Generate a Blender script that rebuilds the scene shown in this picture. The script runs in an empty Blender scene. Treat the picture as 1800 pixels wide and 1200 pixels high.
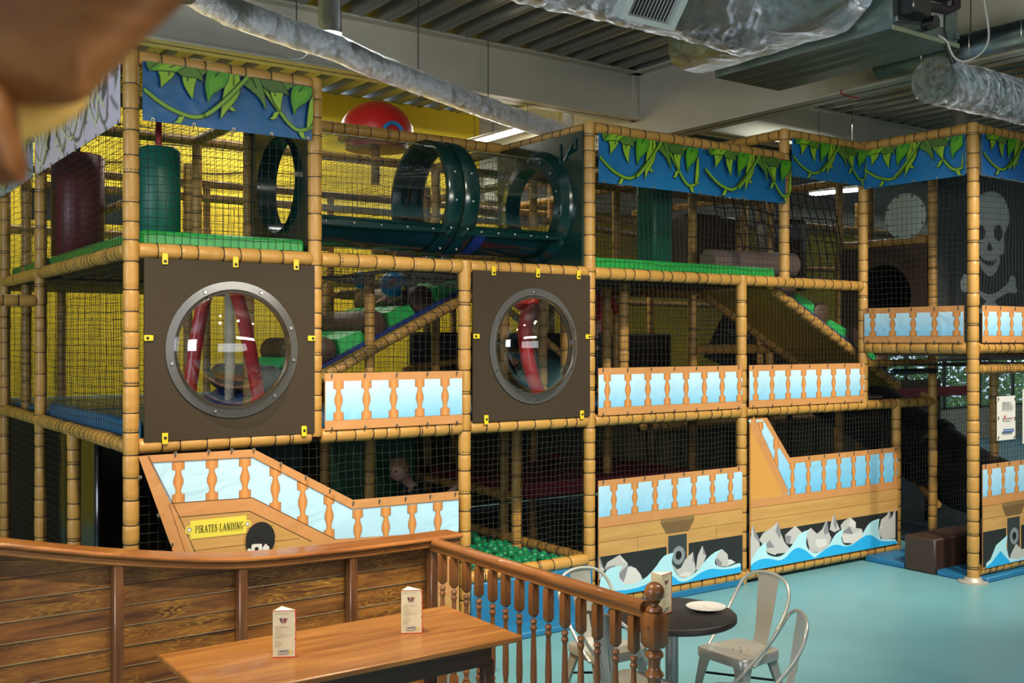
import bpy, math, random
from math import sin, cos, pi, radians, sqrt, atan2
from mathutils import Vector, Matrix, noise
C = bpy.context.scene.collection
SC = bpy.context.scene
# ------------------------------------------------------------------ camera, world, light, exposure
F = 1835.0
YAW = radians(54.7)
DX, DY = cos(YAW), sin(YAW)          # view direction in plan
RX, RY = sin(YAW), -cos(YAW)         # right in plan
CZ = 2.2
cam = bpy.data.cameras.new('camera'); co = bpy.data.objects.new('camera', cam); C.objects.link(co)
co.location = (0, 0, CZ); co.rotation_euler = (pi/2, 0, YAW - pi/2)
cam.sensor_width = 36; cam.lens = F/1800*36; cam.clip_start = .02; cam.clip_end = 200
cam.dof.use_dof = True; cam.dof.focus_distance = 7.5; cam.dof.aperture_fstop = 6.5
SC.camera = co
SC.view_settings.view_transform = 'Standard'; SC.view_settings.look = 'None'
SC.view_settings.gamma = 1; SC.view_settings.use_curve_mapping = False
SC.view_settings.exposure = 0.0
w = bpy.data.worlds.new('world'); SC.world = w; w.use_nodes = True
w.node_tree.nodes['Background'].inputs[0].default_value = (.62, .78, 1, 1)
w.node_tree.nodes['Background'].inputs[1].default_value = 2.4

def area(name, loc, target, sx, sy, power, col, spread=180):
    l = bpy.data.lights.new(name, 'AREA'); l.shape = 'RECTANGLE'; l.size = sx; l.size_y = sy
    l.energy = power; l.color = col; l.spread = radians(spread)
    o = bpy.data.objects.new(name, l); C.objects.link(o); o.location = loc
    o.rotation_euler = (Vector(target)-Vector(loc)).to_track_quat('-Z', 'Y').to_euler()
    return o
def spot(name, loc, target, power, col, ang=70, blend=.6, r=.06):
    l = bpy.data.lights.new(name, 'SPOT'); l.energy = power; l.color = col; l.spot_size = radians(ang)
    l.spot_blend = blend; l.shadow_soft_size = r
    o = bpy.data.objects.new(name, l); C.objects.link(o); o.location = loc
    o.rotation_euler = (Vector(target)-Vector(loc)).to_track_quat('-Z', 'Y').to_euler()
    return o
# daylight from the windows on the left and behind the camera
area('daylight_left', (-6.6, 4.5, 3.2), (1.8, 8.5, 2.9), 7, 2.6, 680, (.80, .88, 1.0))
area('daylight_behind', (3.0, -7.5, 2.7), (5.5, 6.0, 2.2), 9, 2.4, 190, (.88, .95, 1.0))
area('added_bounce_fill', (4.2, 1.5, 3.3), (5.2, 5.0, 6.0), 2.5, .4, 90, (1, .95, .82))  # added fill in place of floor bounce, lifts the ceiling and beams
# ceiling spots of the cafe (warm)
spot('cafe_spot_table', (1.7, 4.35, 4.6), (2.0, 4.9, .6), 560, (1, .80, .50), 95, .7)
for i, (x, e) in enumerate(((1.3, 640), (3.3, 620), (5.4, 680), (7.5, 720))):
    spot('cafe_spot_row', (x, 2.6, 5.0), (x+1.2, 6.5, .85), e, (1, .89, .70), 60, .75, .12)
spot('cafe_spot_round', (5.2, 2.2, 5.0), (4.9, 4.2, 0.2), 340, (1, .96, .88), 90, .8, .12)
spot('added_floor_spot', (7.6, 2.4, 5.2), (7.4, 3.2, 0), 300, (1, .96, .90), 100, .8, .12)  # added spot, only to brighten the near right floor
spot('cafe_spot_tower', (8.6, 1.4, 5.0), (9.9, 5.6, 1.0), 760, (1, .92, .76), 58, .75, .12)
spot('added_ornament_spot', (1.3, -.4, 3.4), (.10, .52, 2.30), 70, (1, .82, .55), 40, .8)  # added spot aimed at the ornament, no fitting behind it
spot('added_inlay_spot', (0.7, -.5, 1.8), (.10, .52, 2.30), 24, (1, .80, .50), 30, .8)  # added unseen spot that brightens the ornament inlay from behind the camera
# strip lights over the rear of the play area
for i, (x, y) in enumerate(((2.6, 12.1), (5.2, 12.1), (8.0, 11.9))):
    area('rear_strip', (x, y, 5.2), (x, y+.5, 0), 1.5, .12, 85, (1, .97, .84))
area('strip_mid', (11.9, 9.4, 5.3), (11.9, 9.4, 0), 1.5, .12, 26, (.95, 1, .9))
area('strip_mid', (3.6, 8.6, 5.0), (3.6, 8.8, 0), 1.5, .12, 26, (.97, 1, .9))
area('strip_far', (20, 7.0, 5.3), (20, 8.0, 0), 3, .3, 110, (.95, 1, .95))

# ------------------------------------------------------------------ pixel helpers (photo 1800x1200 -> a point on a real plane)
def at(px, py, X=None, Y=None, Z=None, D=None):
    t = (px-900)/F
    if X is not None: D = X/(DX+RX*t)
    elif Y is not None: D = Y/(DY+RY*t)
    elif Z is not None: D = (CZ-Z)*F/(py-600)
    return Vector((D*(DX+RX*t), D*(DY+RY*t), CZ-(py-600)/F*D))

# ------------------------------------------------------------------ materials
MATS = {}
def mat(name, col=(.5, .5, .5), rough=.5, metal=0, bump=0, bscale=30, var=0, vscale=5, col2=None, coat=0, emit=None, es=0, kind=None, stretch=None, spec=.5, detail=4):
    if name in MATS: return MATS[name]
    m = bpy.data.materials.new(name); m.use_nodes = True; nt = m.node_tree; N = nt.nodes; L = nt.links
    b = N['Principled BSDF']; b.inputs['Base Color'].default_value = (*col, 1)
    b.inputs['Roughness'].default_value = rough; b.inputs['Metallic'].default_value = metal
    b.inputs['Coat Weight'].default_value = coat; b.inputs['Coat Roughness'].default_value = .15
    b.inputs['Specular IOR Level'].default_value = spec
    tc = N.new('ShaderNodeTexCoord'); mp = N.new('ShaderNodeMapping'); L.new(tc.outputs['Object'], mp.inputs[0])
    if stretch: mp.inputs['Scale'].default_value = stretch
    if var or col2:
        n = N.new('ShaderNodeTexNoise'); n.inputs['Scale'].default_value = vscale; n.inputs['Detail'].default_value = detail
        L.new(mp.outputs[0], n.inputs['Vector'])
        r = N.new('ShaderNodeValToRGB'); r.color_ramp.elements[0].position = .32; r.color_ramp.elements[1].position = .68
        c2 = col2 or tuple(c*(1-var) for c in col)
        r.color_ramp.elements[0].color = (*c2, 1); r.color_ramp.elements[1].color = (*col, 1)
        L.new(n.outputs[0], r.inputs[0]); L.new(r.outputs[0], b.inputs['Base Color'])
    if bump:
        n = N.new('ShaderNodeTexNoise'); n.inputs['Scale'].default_value = bscale; n.inputs['Detail'].default_value = 3
        L.new(mp.outputs[0], n.inputs['Vector'])
        bp = N.new('ShaderNodeBump'); bp.inputs['Strength'].default_value = bump; bp.inputs['Distance'].default_value = .01
        L.new(n.outputs[0], bp.inputs['Height']); L.new(bp.outputs[0], b.inputs['Normal'])
    if emit:
        b.inputs['Emission Color'].default_value = (*emit, 1); b.inputs['Emission Strength'].default_value = es
    MATS[name] = m; return m
def wood(name, dark, light, streak=None, rough=.38, axis='X', scale=1.0, coat=.2):
    if name in MATS: return MATS[name]
    m = bpy.data.materials.new(name); m.use_nodes = True; nt = m.node_tree; N = nt.nodes; L = nt.links
    b = N['Principled BSDF']; b.inputs['Roughness'].default_value = rough; b.inputs['Coat Weight'].default_value = coat
    tc = N.new('ShaderNodeTexCoord'); mp = N.new('ShaderNodeMapping'); L.new(tc.outputs['Object'], mp.inputs[0])
    oi = N.new('ShaderNodeObjectInfo'); sm = N.new('ShaderNodeMath'); sm.operation = 'MULTIPLY'; sm.inputs[1].default_value = 37; L.new(oi.outputs['Random'], sm.inputs[0])
    va = N.new('ShaderNodeVectorMath'); va.operation = 'ADD'; L.new(tc.outputs['Object'], va.inputs[0]); L.new(sm.outputs[0], va.inputs[1]); L.new(va.outputs[0], mp.inputs[0])
    s = {'X': (1.0, 9, 9), 'Y': (9, 1.0, 9), 'Z': (9, 9, 1.0)}[axis]
    mp.inputs['Scale'].default_value = tuple(q*scale for q in s)
    n = N.new('ShaderNodeTexNoise'); n.inputs['Scale'].default_value = 2.2; n.inputs['Detail'].default_value = 6; n.inputs['Distortion'].default_value = .6
    L.new(mp.outputs[0], n.inputs['Vector'])
    r = N.new('ShaderNodeValToRGB'); r.color_ramp.elements[0].position = .33; r.color_ramp.elements[1].position = .7
    r.color_ramp.elements[0].color = (*dark, 1); r.color_ramp.elements[1].color = (*light, 1)
    L.new(n.outputs[0], r.inputs[0])
    out = r.outputs[0]
    if streak:      # golden cathedral grain lines rubbed into the stain
        n2 = N.new('ShaderNodeTexNoise'); n2.inputs['Scale'].default_value = 1.5; n2.inputs['Detail'].default_value = 4; n2.inputs['Distortion'].default_value = .5
        L.new(mp.outputs[0], n2.inputs['Vector'])
        mm = N.new('ShaderNodeMath'); mm.operation = 'MULTIPLY'; mm.inputs[1].default_value = 22; L.new(n2.outputs[0], mm.inputs[0])
        fr = N.new('ShaderNodeMath'); fr.operation = 'FRACT'; L.new(mm.outputs[0], fr.inputs[0])
        rr = N.new('ShaderNodeValToRGB'); e = rr.color_ramp.elements; e[0].position = .0; e[0].color = (0, 0, 0, 1); e[1].position = .5; e[1].color = (0, 0, 0, 1)
        k = e.new(.22); k.color = (.75, .75, .75, 1); L.new(fr.outputs[0], rr.inputs[0])
        n3 = N.new('ShaderNodeTexNoise'); n3.inputs['Scale'].default_value = 3.2; L.new(va.outputs[0], n3.inputs['Vector'])
        r3 = N.new('ShaderNodeValToRGB'); r3.color_ramp.elements[0].position = .42; r3.color_ramp.elements[1].position = .78; L.new(n3.outputs[0], r3.inputs[0])
        mu = N.new('ShaderNodeMath'); mu.operation = 'MULTIPLY'; L.new(rr.outputs[0], mu.inputs[0]); L.new(r3.outputs[0], mu.inputs[1])
        mx = N.new('ShaderNodeMix'); mx.data_type = 'RGBA'; L.new(mu.outputs[0], mx.inputs[0]); L.new(out, mx.inputs[6]); mx.inputs[7].default_value = (*streak, 1)
        out = mx.outputs[2]
    L.new(out, b.inputs['Base Color'])
    bp = N.new('ShaderNodeBump'); bp.inputs['Strength'].default_value = .25; bp.inputs['Distance'].default_value = .004
    L.new(n.outputs[0], bp.inputs['Height']); L.new(bp.outputs[0], b.inputs['Normal'])
    MATS[name] = m; return m
def clear(name, tint=(.95, .98, 1), ior=1.5, rough=.02, amt=1.0):
    if name in MATS: return MATS[name]
    m = bpy.data.materials.new(name); m.use_nodes = True; nt = m.node_tree; N = nt.nodes; L = nt.links
    N.remove(N['Principled BSDF'])
    t = N.new('ShaderNodeBsdfTransparent'); t.inputs[0].default_value = (*tint, 1)
    g = N.new('ShaderNodeBsdfGlossy'); g.inputs['Roughness'].default_value = rough; g.inputs[0].default_value = (amt, amt, amt, 1)
    lw = N.new('ShaderNodeLayerWeight'); lw.inputs[0].default_value = .5
    pw = N.new('ShaderNodeMath'); pw.operation = 'POWER'; pw.inputs[1].default_value = 3.6; L.new(lw.outputs['Facing'], pw.inputs[0])
    f = N.new('ShaderNodeMath'); f.operation = 'MULTIPLY_ADD'; f.inputs[1].default_value = .75; f.inputs[2].default_value = (ior-1)**2/(ior+1)**2*2.6; L.new(pw.outputs[0], f.inputs[0])
    x = N.new('ShaderNodeMixShader'); L.new(f.outputs[0], x.inputs[0]); L.new(t.outputs[0], x.inputs[1]); L.new(g.outputs[0], x.inputs[2])
    L.new(x.outputs[0], N['Material Output'].inputs[0]); MATS[name] = m; return m
def foil(key='foil', sc=9, vs=14, dist=.16):
    if key in MATS: return MATS[key]
    m = bpy.data.materials.new(key); m.use_nodes = True; nt = m.node_tree; N = nt.nodes; L = nt.links
    b = N['Principled BSDF']; b.inputs['Metallic'].default_value = 1; b.inputs['Roughness'].default_value = .16
    b.inputs['Base Color'].default_value = (.90, .92, .92, 1)
    tc = N.new('ShaderNodeTexCoord')
    n = N.new('ShaderNodeTexNoise'); n.inputs['Scale'].default_value = sc; n.inputs['Detail'].default_value = 6; n.inputs['Roughness'].default_value = .7; n.inputs['Distortion'].default_value = 2.5
    L.new(tc.outputs['Object'], n.inputs['Vector'])
    v = N.new('ShaderNodeTexVoronoi'); v.feature = 'F1'; v.inputs['Scale'].default_value = vs; L.new(n.outputs[1], v.inputs['Vector'])
    a = N.new('ShaderNodeMath'); a.operation = 'ADD'; L.new(n.outputs[0], a.inputs[0])
    k = N.new('ShaderNodeMath'); k.operation = 'MULTIPLY'; k.inputs[1].default_value = .6; L.new(v.outputs[0], k.inputs[0]); L.new(k.outputs[0], a.inputs[1])
    bp = N.new('ShaderNodeBump'); bp.inputs['Strength'].default_value = 1; bp.inputs['Distance'].default_value = dist
    L.new(a.outputs[0], bp.inputs['Height']); L.new(bp.outputs[0], b.inputs['Normal'])
    MATS[key] = m; return m
def cloth(name, col, rough=.5, col2=None, grad=None):
    """vinyl banner cloth, soft creases in relief; grad=(z0,z1,colour at top) is the printed sky fading upward"""
    if name in MATS: return MATS[name]
    m = mat(name, col, rough, bump=.0)
    nt = m.node_tree; N = nt.nodes; L = nt.links; b = N['Principled BSDF']
    tc = N.new('ShaderNodeTexCoord'); mp = N.new('ShaderNodeMapping'); L.new(tc.outputs['Object'], mp.inputs[0]); mp.inputs['Rotation'].default_value = (0, .6, 0)
    n = N.new('ShaderNodeTexNoise'); n.inputs['Scale'].default_value = 3.2; n.inputs['Detail'].default_value = 2.5; n.inputs['Distortion'].default_value = 1.0
    L.new(mp.outputs[0], n.inputs['Vector'])
    bp = N.new('ShaderNodeBump'); bp.inputs['Strength'].default_value = .55; bp.inputs['Distance'].default_value = .03
    L.new(n.outputs[0], bp.inputs['Height']); L.new(bp.outputs[0], b.inputs['Normal'])
    if grad:
        sp = N.new('ShaderNodeSeparateXYZ'); L.new(tc.outputs['Object'], sp.inputs[0])
        mr = N.new('ShaderNodeMapRange'); mr.inputs[1].default_value = grad[0]; mr.inputs[2].default_value = grad[1]; L.new(sp.outputs[2], mr.inputs[0])
        mx = N.new('ShaderNodeMix'); mx.data_type = 'RGBA'; L.new(mr.outputs[0], mx.inputs[0]); mx.inputs[6].default_value = (*col, 1); mx.inputs[7].default_value = (*grad[2], 1)
        L.new(mx.outputs[2], b.inputs['Base Color'])
    return m

TAN = lambda: mat('tan_vinyl', (.50, .27, .062), .42, bump=.5, bscale=14, var=.13, vscale=3)
TIE = lambda: mat('black_tie', (.012, .012, .012), .5)
NET = lambda: mat('black_net', (.018, .018, .016), .7)
BOARD = lambda: mat('brown_board', (.040, .028, .015), .6, bump=.25, bscale=160, spec=.3)
GREEN = lambda: mat('green_pad', (.02, .30, .055), .38, bump=.2, bscale=12)
DGREEN = lambda: mat('dark_green_plastic', (.003, .026, .023), .2, coat=.4)
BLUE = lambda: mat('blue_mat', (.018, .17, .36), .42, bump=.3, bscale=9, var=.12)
BROWN = lambda: mat('brown_soft', (.050, .026, .018), .5, bump=.3, bscale=9)
RED = lambda: mat('red_vinyl', (.42, .012, .014), .35, bump=.2, bscale=9)
STEEL = lambda: mat('galvanised', (.42, .46, .46), .34, 1, var=.2, vscale=9)
BLACKP = lambda: mat('black_plastic', (.010, .010, .011), .22, coat=.3)
YEL = lambda: mat('yellow_clip', (.75, .55, .02), .4)
BOLT = lambda: mat('bolt_head', (.45, .46, .46), .3, 1)

# ------------------------------------------------------------------ mesh helper
class MB:
    def __init__(s): s.v = []; s.f = []; s.m = []; s.k = 0
    def add(s, vs, fs):
        o = len(s.v); s.v += [tuple(v) for v in vs]; s.f += [tuple(i+o for i in f) for f in fs]; s.m += [s.k]*len(fs); return s
    def box(s, a, b):
        x0, y0, z0 = a; x1, y1, z1 = b
        return s.add([(x0, y0, z0), (x1, y0, z0), (x1, y1, z0), (x0, y1, z0), (x0, y0, z1), (x1, y0, z1), (x1, y1, z1), (x0, y1, z1)],
                     [(0, 3, 2, 1), (4, 5, 6, 7), (0, 1, 5, 4), (1, 2, 6, 5), (2, 3, 7, 6), (3, 0, 4, 7)])
    def rbox(s, a, b, r=.01):
        """box with chamfered edges (24 verts hull of inset corners)"""
        x0, y0, z0 = a; x1, y1, z1 = b; r = min(r, (x1-x0)/2.01, (y1-y0)/2.01, (z1-z0)/2.01)
        cs = [(x0, y0), (x1, y0), (x1, y1), (x0, y1)]
        ring = []
        for (cx, cy), (sx, sy) in zip(cs, ((1, 1), (-1, 1), (-1, -1), (1, -1))):
            pts = [(cx, cy+sy*r), (cx+sx*r, cy)] if sx*sy > 0 else [(cx+sx*r, cy), (cx, cy+sy*r)]
            ring += pts
        inn = [(cx+sx*r, cy+sy*r) for (cx, cy), (sx, sy) in zip(cs, ((1, 1), (-1, 1), (-1, -1), (1, -1))) for _ in (0, 1)]
        lay = [[(p[0], p[1], z0) for p in inn], [(p[0], p[1], z0+r) for p in ring], [(p[0], p[1], z1-r) for p in ring], [(p[0], p[1], z1) for p in inn]]
        vs = [p for l in lay for p in l]; fs = []
        for k in range(3):
            for i in range(8): j = (i+1) % 8; fs.append((k*8+i, k*8+j, (k+1)*8+j, (k+1)*8+i))
        fs.append(tuple(reversed((0, 2, 4, 6)))); fs.append((24, 26, 28, 30))
        return s.add(vs, fs)
    def sweep(s, pts, rad, n=8, cap=True, up=None, closed=False, sx=1, sy=1):
        pts = [Vector(p) for p in pts]; N = len(pts)
        if not hasattr(rad, '__len__'): rad = [rad]*N
        T = []
        for i in range(N):
            a = pts[(i-1) % N if closed else max(i-1, 0)]; b = pts[(i+1) % N if closed else min(i+1, N-1)]
            t = (b-a); T.append(t.normalized() if t.length > 1e-9 else Vector((0, 0, 1)))
        u = Vector(up) if up else (Vector((0, 0, 1)) if abs(T[0].z) < .9 else Vector((1, 0, 0)))
        vs = []
        for i in range(N):
            u = (u - T[i]*u.dot(T[i])); u = u.normalized() if u.length > 1e-6 else T[i].orthogonal().normalized()
            w = T[i].cross(u)
            for k in range(n):
                a = 2*pi*(k+.5)/n; vs.append(pts[i]+(u*cos(a)*sx+w*sin(a)*sy)*rad[i])
        fs = []
        for i in range(N if closed else N-1):
            j = (i+1) % N
            for k in range(n): l = (k+1) % n; fs.append((i*n+k, i*n+l, j*n+l, j*n+k))
        if cap and not closed: fs.append(tuple(reversed(range(n)))); fs.append(tuple((N-1)*n+k for k in range(n)))
        return s.add(vs, fs)
    def lathe(s, prof, c=(0, 0, 0), n=16, M=None, square=None):
        vs = []; fs = []
        for r, z in prof:
            for k in range(n):
                a = 2*pi*(k+.5)/n; p = Vector((r*cos(a), r*sin(a), z))
                if M: p = M @ p
                vs.append(p+Vector(c))
        for i in range(len(prof)-1):
            for k in range(n): l = (k+1) % n; fs.append((i*n+k, i*n+l, (i+1)*n+l, (i+1)*n+k))
        fs.append(tuple(reversed(range(n)))); fs.append(tuple((len(prof)-1)*n+k for k in range(n)))
        return s.add(vs, fs)
    def sphere(s, c, r, n=12, m=8, sc=(1, 1, 1)):
        prof = [(max(1e-4, r*sin(pi*i/m)), -r*cos(pi*i/m)) for i in range(m+1)]
        return s.lathe(prof, c, n, Matrix.Diagonal(sc))
    def prism(s, poly, f0, f1):
        """poly: list of 2D; f0,f1: functions 2D->3D for the two faces"""
        n = len(poly); vs = [f0(*p) for p in poly]+[f1(*p) for p in poly]
        fs = [tuple(range(n)), tuple(reversed(range(n, 2*n)))]+[(i, i+n, (i+1) % n+n, (i+1) % n) for i in range(n)]
        return s.add(vs, fs)
    def build(s, name, mats, parent=None, smooth=True, label=None, kind=None, angle=40):
        me = bpy.data.meshes.new(name); me.from_pydata(s.v, [], s.f)
        if not isinstance(mats, (list, tuple)): mats = [mats]
        for m in mats: me.materials.append(m)
        if len(mats) > 1: me.polygons.foreach_set('material_index', s.m)
        if smooth:
            me.polygons.foreach_set('use_smooth', [True]*len(me.polygons))
            try: me.set_sharp_from_angle(angle=radians(angle))
            except Exception: pass
        me.update()
        o = bpy.data.objects.new(name, me); C.objects.link(o)
        if parent: o.parent = parent
        if label: o['label'] = label
        if kind: o['kind'] = kind
        return o
def tag(o, label=None, cat=None, group=None, kind=None):
    if label: o['label'] = label
    if cat: o['category'] = cat
    if group: o['group'] = group
    if kind: o['kind'] = kind
    return o
def empty(name, loc=(0, 0, 0), label=None, cat=None, group=None, rz=0, kind=None):
    o = bpy.data.objects.new(name, None); C.objects.link(o); o.location = loc; o.rotation_euler = (0, 0, rz); o.empty_display_size = .1
    return tag(o, label, cat, group, kind)
def copy_tree(o, parent=None):
    c = o.copy(); C.objects.link(c); c.parent = parent
    for ch in list(o.children): copy_tree(ch, c)
    return c
def lp(a, b, t): return a+(b-a)*t
def nz(x, y, z=0): return noise.noise(Vector((x, y, z)))

# ------------------------------------------------------------------ room
FLOORM = mat('blue_vinyl_floor', (.15, .37, .42), .36, var=.10, vscale=2.2, bump=.06, bscale=220)
WHITE = mat('white_paint', (.50, .48, .41), .6, var=.04)
f = MB(); f.box((-7, -9, -.1), (26, 13.2, 0)); tag(f.build('floor', FLOORM, smooth=False), 'pale blue speckled vinyl floor', kind='structure')
YW = mat('yellow_paint', (.60, .44, .008), .65, var=.05)
yw = MB(); yw.box((-7, 13.14, 0), (8.7, 13.4, 5.62)); tag(yw.build('wall_back', YW, smooth=False), 'bright yellow painted back wall', kind='structure')
yl = MB(); yl.box((8.7, 13.20, 0), (18.2, 13.4, 4.35)); tag(yl.build('wall_back', YW, smooth=False), 'yellow painted lower part of the rear wall', kind='structure')
wb = MB(); wb.box((8.7, 13.22, 4.35), (18.2, 13.4, 5.62)); wb.box((18.2, 13.22, 0), (25.2, 13.4, .7)); wb.box((18.2, 13.22, 2.35), (25.2, 13.4, 5.62)); wb.box((25.2, 13.22, 0), (26, 13.4, 5.62))
tag(wb.build('wall_rear', WHITE, smooth=False), 'off-white back wall with the garden window', kind='structure')
WB = mat('blue_grey_paint', (.34, .40, .48), .6)
for nm, a, b, m in (('wall_left', (-7.2, -9, 0), (-7, 13.4, 5.62), WB), ('wall_right', (26, -9, 0), (26.2, 13.4, 5.62), WHITE), ('wall_front', (-7.2, -9.2, 0), (26.2, -9, 5.62), WB)):
    q = MB(); q.box(a, b); tag(q.build(nm, m, smooth=False), kind='structure')
# corrugated steel deck overhead, ribs running front to back
DECK = mat('steel_deck', (.30, .31, .29), .38, .7, var=.12, vscale=3)
dk = MB(); prof = []; x = -7.0
while x < 26:
    prof += [(x, 5.60), (x+.10, 5.60), (x+.115, 5.585), (x+.13, 5.60), (x+.16, 5.60), (x+.20, 5.70), (x+.24, 5.70), (x+.255, 5.69), (x+.27, 5.70), (x+.30, 5.70), (x+.33, 5.60)]
    x += .33
n = len(prof); dk.add([(a, -9.2, z) for a, z in prof]+[(a, 13.4, z) for a, z in prof], [(i, i+n, i+1+n, i+1) for i in range(n-1)])
dk.box((-7.2, -9.2, 5.75), (26.4, 13.5, 5.8))
tag(dk.build('ceiling', DECK, smooth=False), 'ribbed grey steel roof deck', kind='structure')
CREAM = mat('cream_steel', (.56, .53, .43), .5, var=.06, bump=.05, bscale=60)
def ibeam(along, c, a, b, z0, z1, fw=.28):
    m = MB(); h = fw/2
    for (w_, l0, l1) in ((h, z0, z0+.025), (.012, z0, z1), (h, z1-.025, z1)):
        if along == 'X': m.box((a, c-w_, l0), (b, c+w_, l1))
        else: m.box((c-w_, a, l0), (c+w_, b, l1))
    return m
B1 = ibeam('X', 9.94, -7, 8.98, 5.0, 5.6); B1.box((8.9, 9.90, 5.0), (8.975, 9.98, 5.6))
for k in range(5): B1.sphere((8.93, 9.91, 5.08+.1*k), .02, 6, 4)
tag(B1.build('steel_beam', CREAM, smooth=False), 'long cream steel roof beam crossing behind the thin foil duct', 'beam', kind='structure')
tag(ibeam('Y', 9.0, -9, 13.2, 4.72, 5.6, .30).build('steel_beam', CREAM, smooth=False), 'deep cream steel roof beam running toward the camera at the right', 'beam', kind='structure')
tag(ibeam('X', 9.94, 9.02, 26, 5.0, 5.6).build('steel_beam', CREAM, smooth=False), 'cream steel roof beam above the vine banner corner', 'beam', kind='structure')
for k, zz in enumerate((4.55,)):
    m = ibeam('X', 13.0, 8.7, 26, 4.3, 4.75, .2); tag(m.build('steel_beam', CREAM, smooth=False), 'far cream beam along the back wall', 'beam', kind='structure')
# garden window with the planting outside
wf = empty('window_1', (18.2, 13.25, .7), 'wide window onto the garden behind the right play tower', kind='structure')
m = MB()
for xx in (0, 1.4, 2.8, 4.2, 5.6, 6.95): m.box((xx, -.03, 0), (xx+.05, .03, 1.65))
m.box((0, -.03, 0), (7, .03, .05)); m.box((0, -.03, 1.6), (7, .03, 1.65)); m.build('window_frame', mat('dark_frame', (.06, .06, .06), .5), wf, False)
for k in range(5):
    m = MB(); m.box((.05+1.4*k, -.004, .05), (1.4+1.4*k, .004, 1.6)); m.build('pane', clear('window_glass'), wf, False)
m = MB(); random.seed(4)
for k in range(15000):
    x_, y_, z_ = random.uniform(17, 28), random.uniform(14.2, 15.6), random.uniform(0, 3.6)
    s_ = random.uniform(.05, .11); a, b = random.uniform(0, 6.3), random.uniform(-1, 1)
    u = Vector((cos(a), sin(a), b)).normalized()*s_; v = u.orthogonal().normalized()*s_*.5; p = Vector((x_, y_, z_))
    m.add([p-u, p+v, p+u, p-v], [(0, 1, 2, 3)])
tag(m.build('garden_foliage', mat('leaf', (.20, .50, .06), .5, col2=(.03, .12, .02), vscale=3), smooth=False), 'sunlit green leaves outside the garden window', 'plants', kind='stuff')
m = MB(); m.box((8, 13.4, -.2), (40, 30, -.1)); tag(m.build('ground', mat('garden_soil', (.10, .16, .05), .9), smooth=False), kind='structure')
# ------------------------------------------------------------------ padded tubes and nets
_sd = [0]
def padded(parent, name, p0, p1, r=.047, seg=.135, m=None, ties=True):
    _sd[0] += 1; rnd = random.Random(_sd[0]*7+1)
    p0 = Vector(p0); p1 = Vector(p1); Lg = (p1-p0).length; d = (p1-p0)/Lg
    cuts = [0.0]
    while cuts[-1] < Lg-seg*.6: cuts.append(cuts[-1]+seg*rnd.uniform(.72, 1.28))
    cuts[-1] = Lg if len(cuts) > 1 else Lg
    if len(cuts) == 1: cuts = [0, Lg]
    pts = []; rad = []
    for i in range(len(cuts)-1):
        a, b = cuts[i], cuts[i+1]; q = r*rnd.uniform(.97, 1.05)
        for t, k in ((.0, .88), (.08, .98), (.3, 1.0), (.7, 1.0), (.92, .98)):
            pts.append(p0+d*(a+(b-a)*t)); rad.append(q*k)
    pts.append(p1); rad.append(r*.88)
    m_ = MB(); m_.sweep(pts, rad, 14)
    o = m_.build(name, m or TAN(), parent, angle=60)
    if ties:
        t = MB()
        for c in cuts[1:-1]:
            q = p0+d*c; tl = rnd.uniform(-.05, .05)
            u = d.orthogonal().normalized(); w_ = d.cross(u)
            ring = [q+(u*cos(a)+w_*sin(a))*r*.935+d*(tl*r*sin(a+rnd.random())) for a in [2*pi*k/12 for k in range(12)]]
            t.sweep(ring, .0042, 4, closed=True, up=d)
            if rnd.random() < .3:
                ring = [p+d*.018 for p in ring]; t.sweep(ring, .0045, 4, closed=True, up=d)
        if t.v: t.build('tie', TIE(), o, kind='stuff')
    return o
def net(parent, o, u, v, cell=.05, r=.0017, seed=0, name='net', sag=.012, m=None, mask=None):
    """square-mesh rope net spanning o, o+u, o+v: real strands, slightly slack"""
    o = Vector(o); u = Vector(u); v = Vector(v); lu, lv = u.length, v.length; nrm = u.cross(v).normalized()
    nu, nv = max(2, round(lu/cell)), max(2, round(lv/cell)); _sd[0] += 1; sd = seed or _sd[0]*3.7
    def P(a, b):
        e = min(a, 1-a)*2; f_ = min(b, 1-b)*2
        q = o+u*a+v*b
        j1 = nz(a*lu*3.1, b*lv*3.1, sd); j2 = nz(a*lu*3.1+9, b*lv*3.1, sd)
        k1 = nz(a*lu*13, b*lv*13, sd+3); k2 = nz(a*lu*13, b*lv*13+7, sd+3)
        s_ = min(1, e*6)*min(1, f_*6)
        return q+(u/lu)*(j1*.014+k1*.007)*s_+(v/lv)*(j2*.014+k2*.007)*s_+nrm*(nz(a*lu*1.6, b*lv*1.6, sd+20)*sag*2)*s_
    m_ = MB(); G = [[P(i/nu, j/nv) for j in range(nv+1)] for i in range(nu+1)]
    def strand(pts):
        n = len(pts); vs = []; fs = []
        for i, p in enumerate(pts):
            t = (pts[min(i+1, n-1)]-pts[max(i-1, 0)]).normalized(); w_ = t.cross(nrm)
            vs += [p+nrm*r*1.1, p-nrm*r*.6+w_*r, p-nrm*r*.6-w_*r]
        for i in range(n-1):
            for k in range(3): l = (k+1) % 3; fs.append((i*3+k, i*3+l, i*3+3+l, i*3+3+k))
        m_.add(vs, fs)
    for i in range(nu+1):
        if mask is None: strand(G[i])
        else:
            run = []
            for j in range(nv+1):
                if mask(i/nu, j/nv): run.append(G[i][j])
                else:
                    if len(run) > 1: strand(run)
                    run = []
            if len(run) > 1: strand(run)
    for j in range(nv+1):
        if mask is None: strand([G[i][j] for i in range(nu+1)])
        else:
            run = []
            for i in range(nu+1):
                if mask(i/nu, j/nv): run.append(G[i][j])
                else:
                    if len(run) > 1: strand(run)
                    run = []
            if len(run) > 1: strand(run)
    return m_.build(name, m or NET(), parent, kind='stuff', smooth=False)

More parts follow.
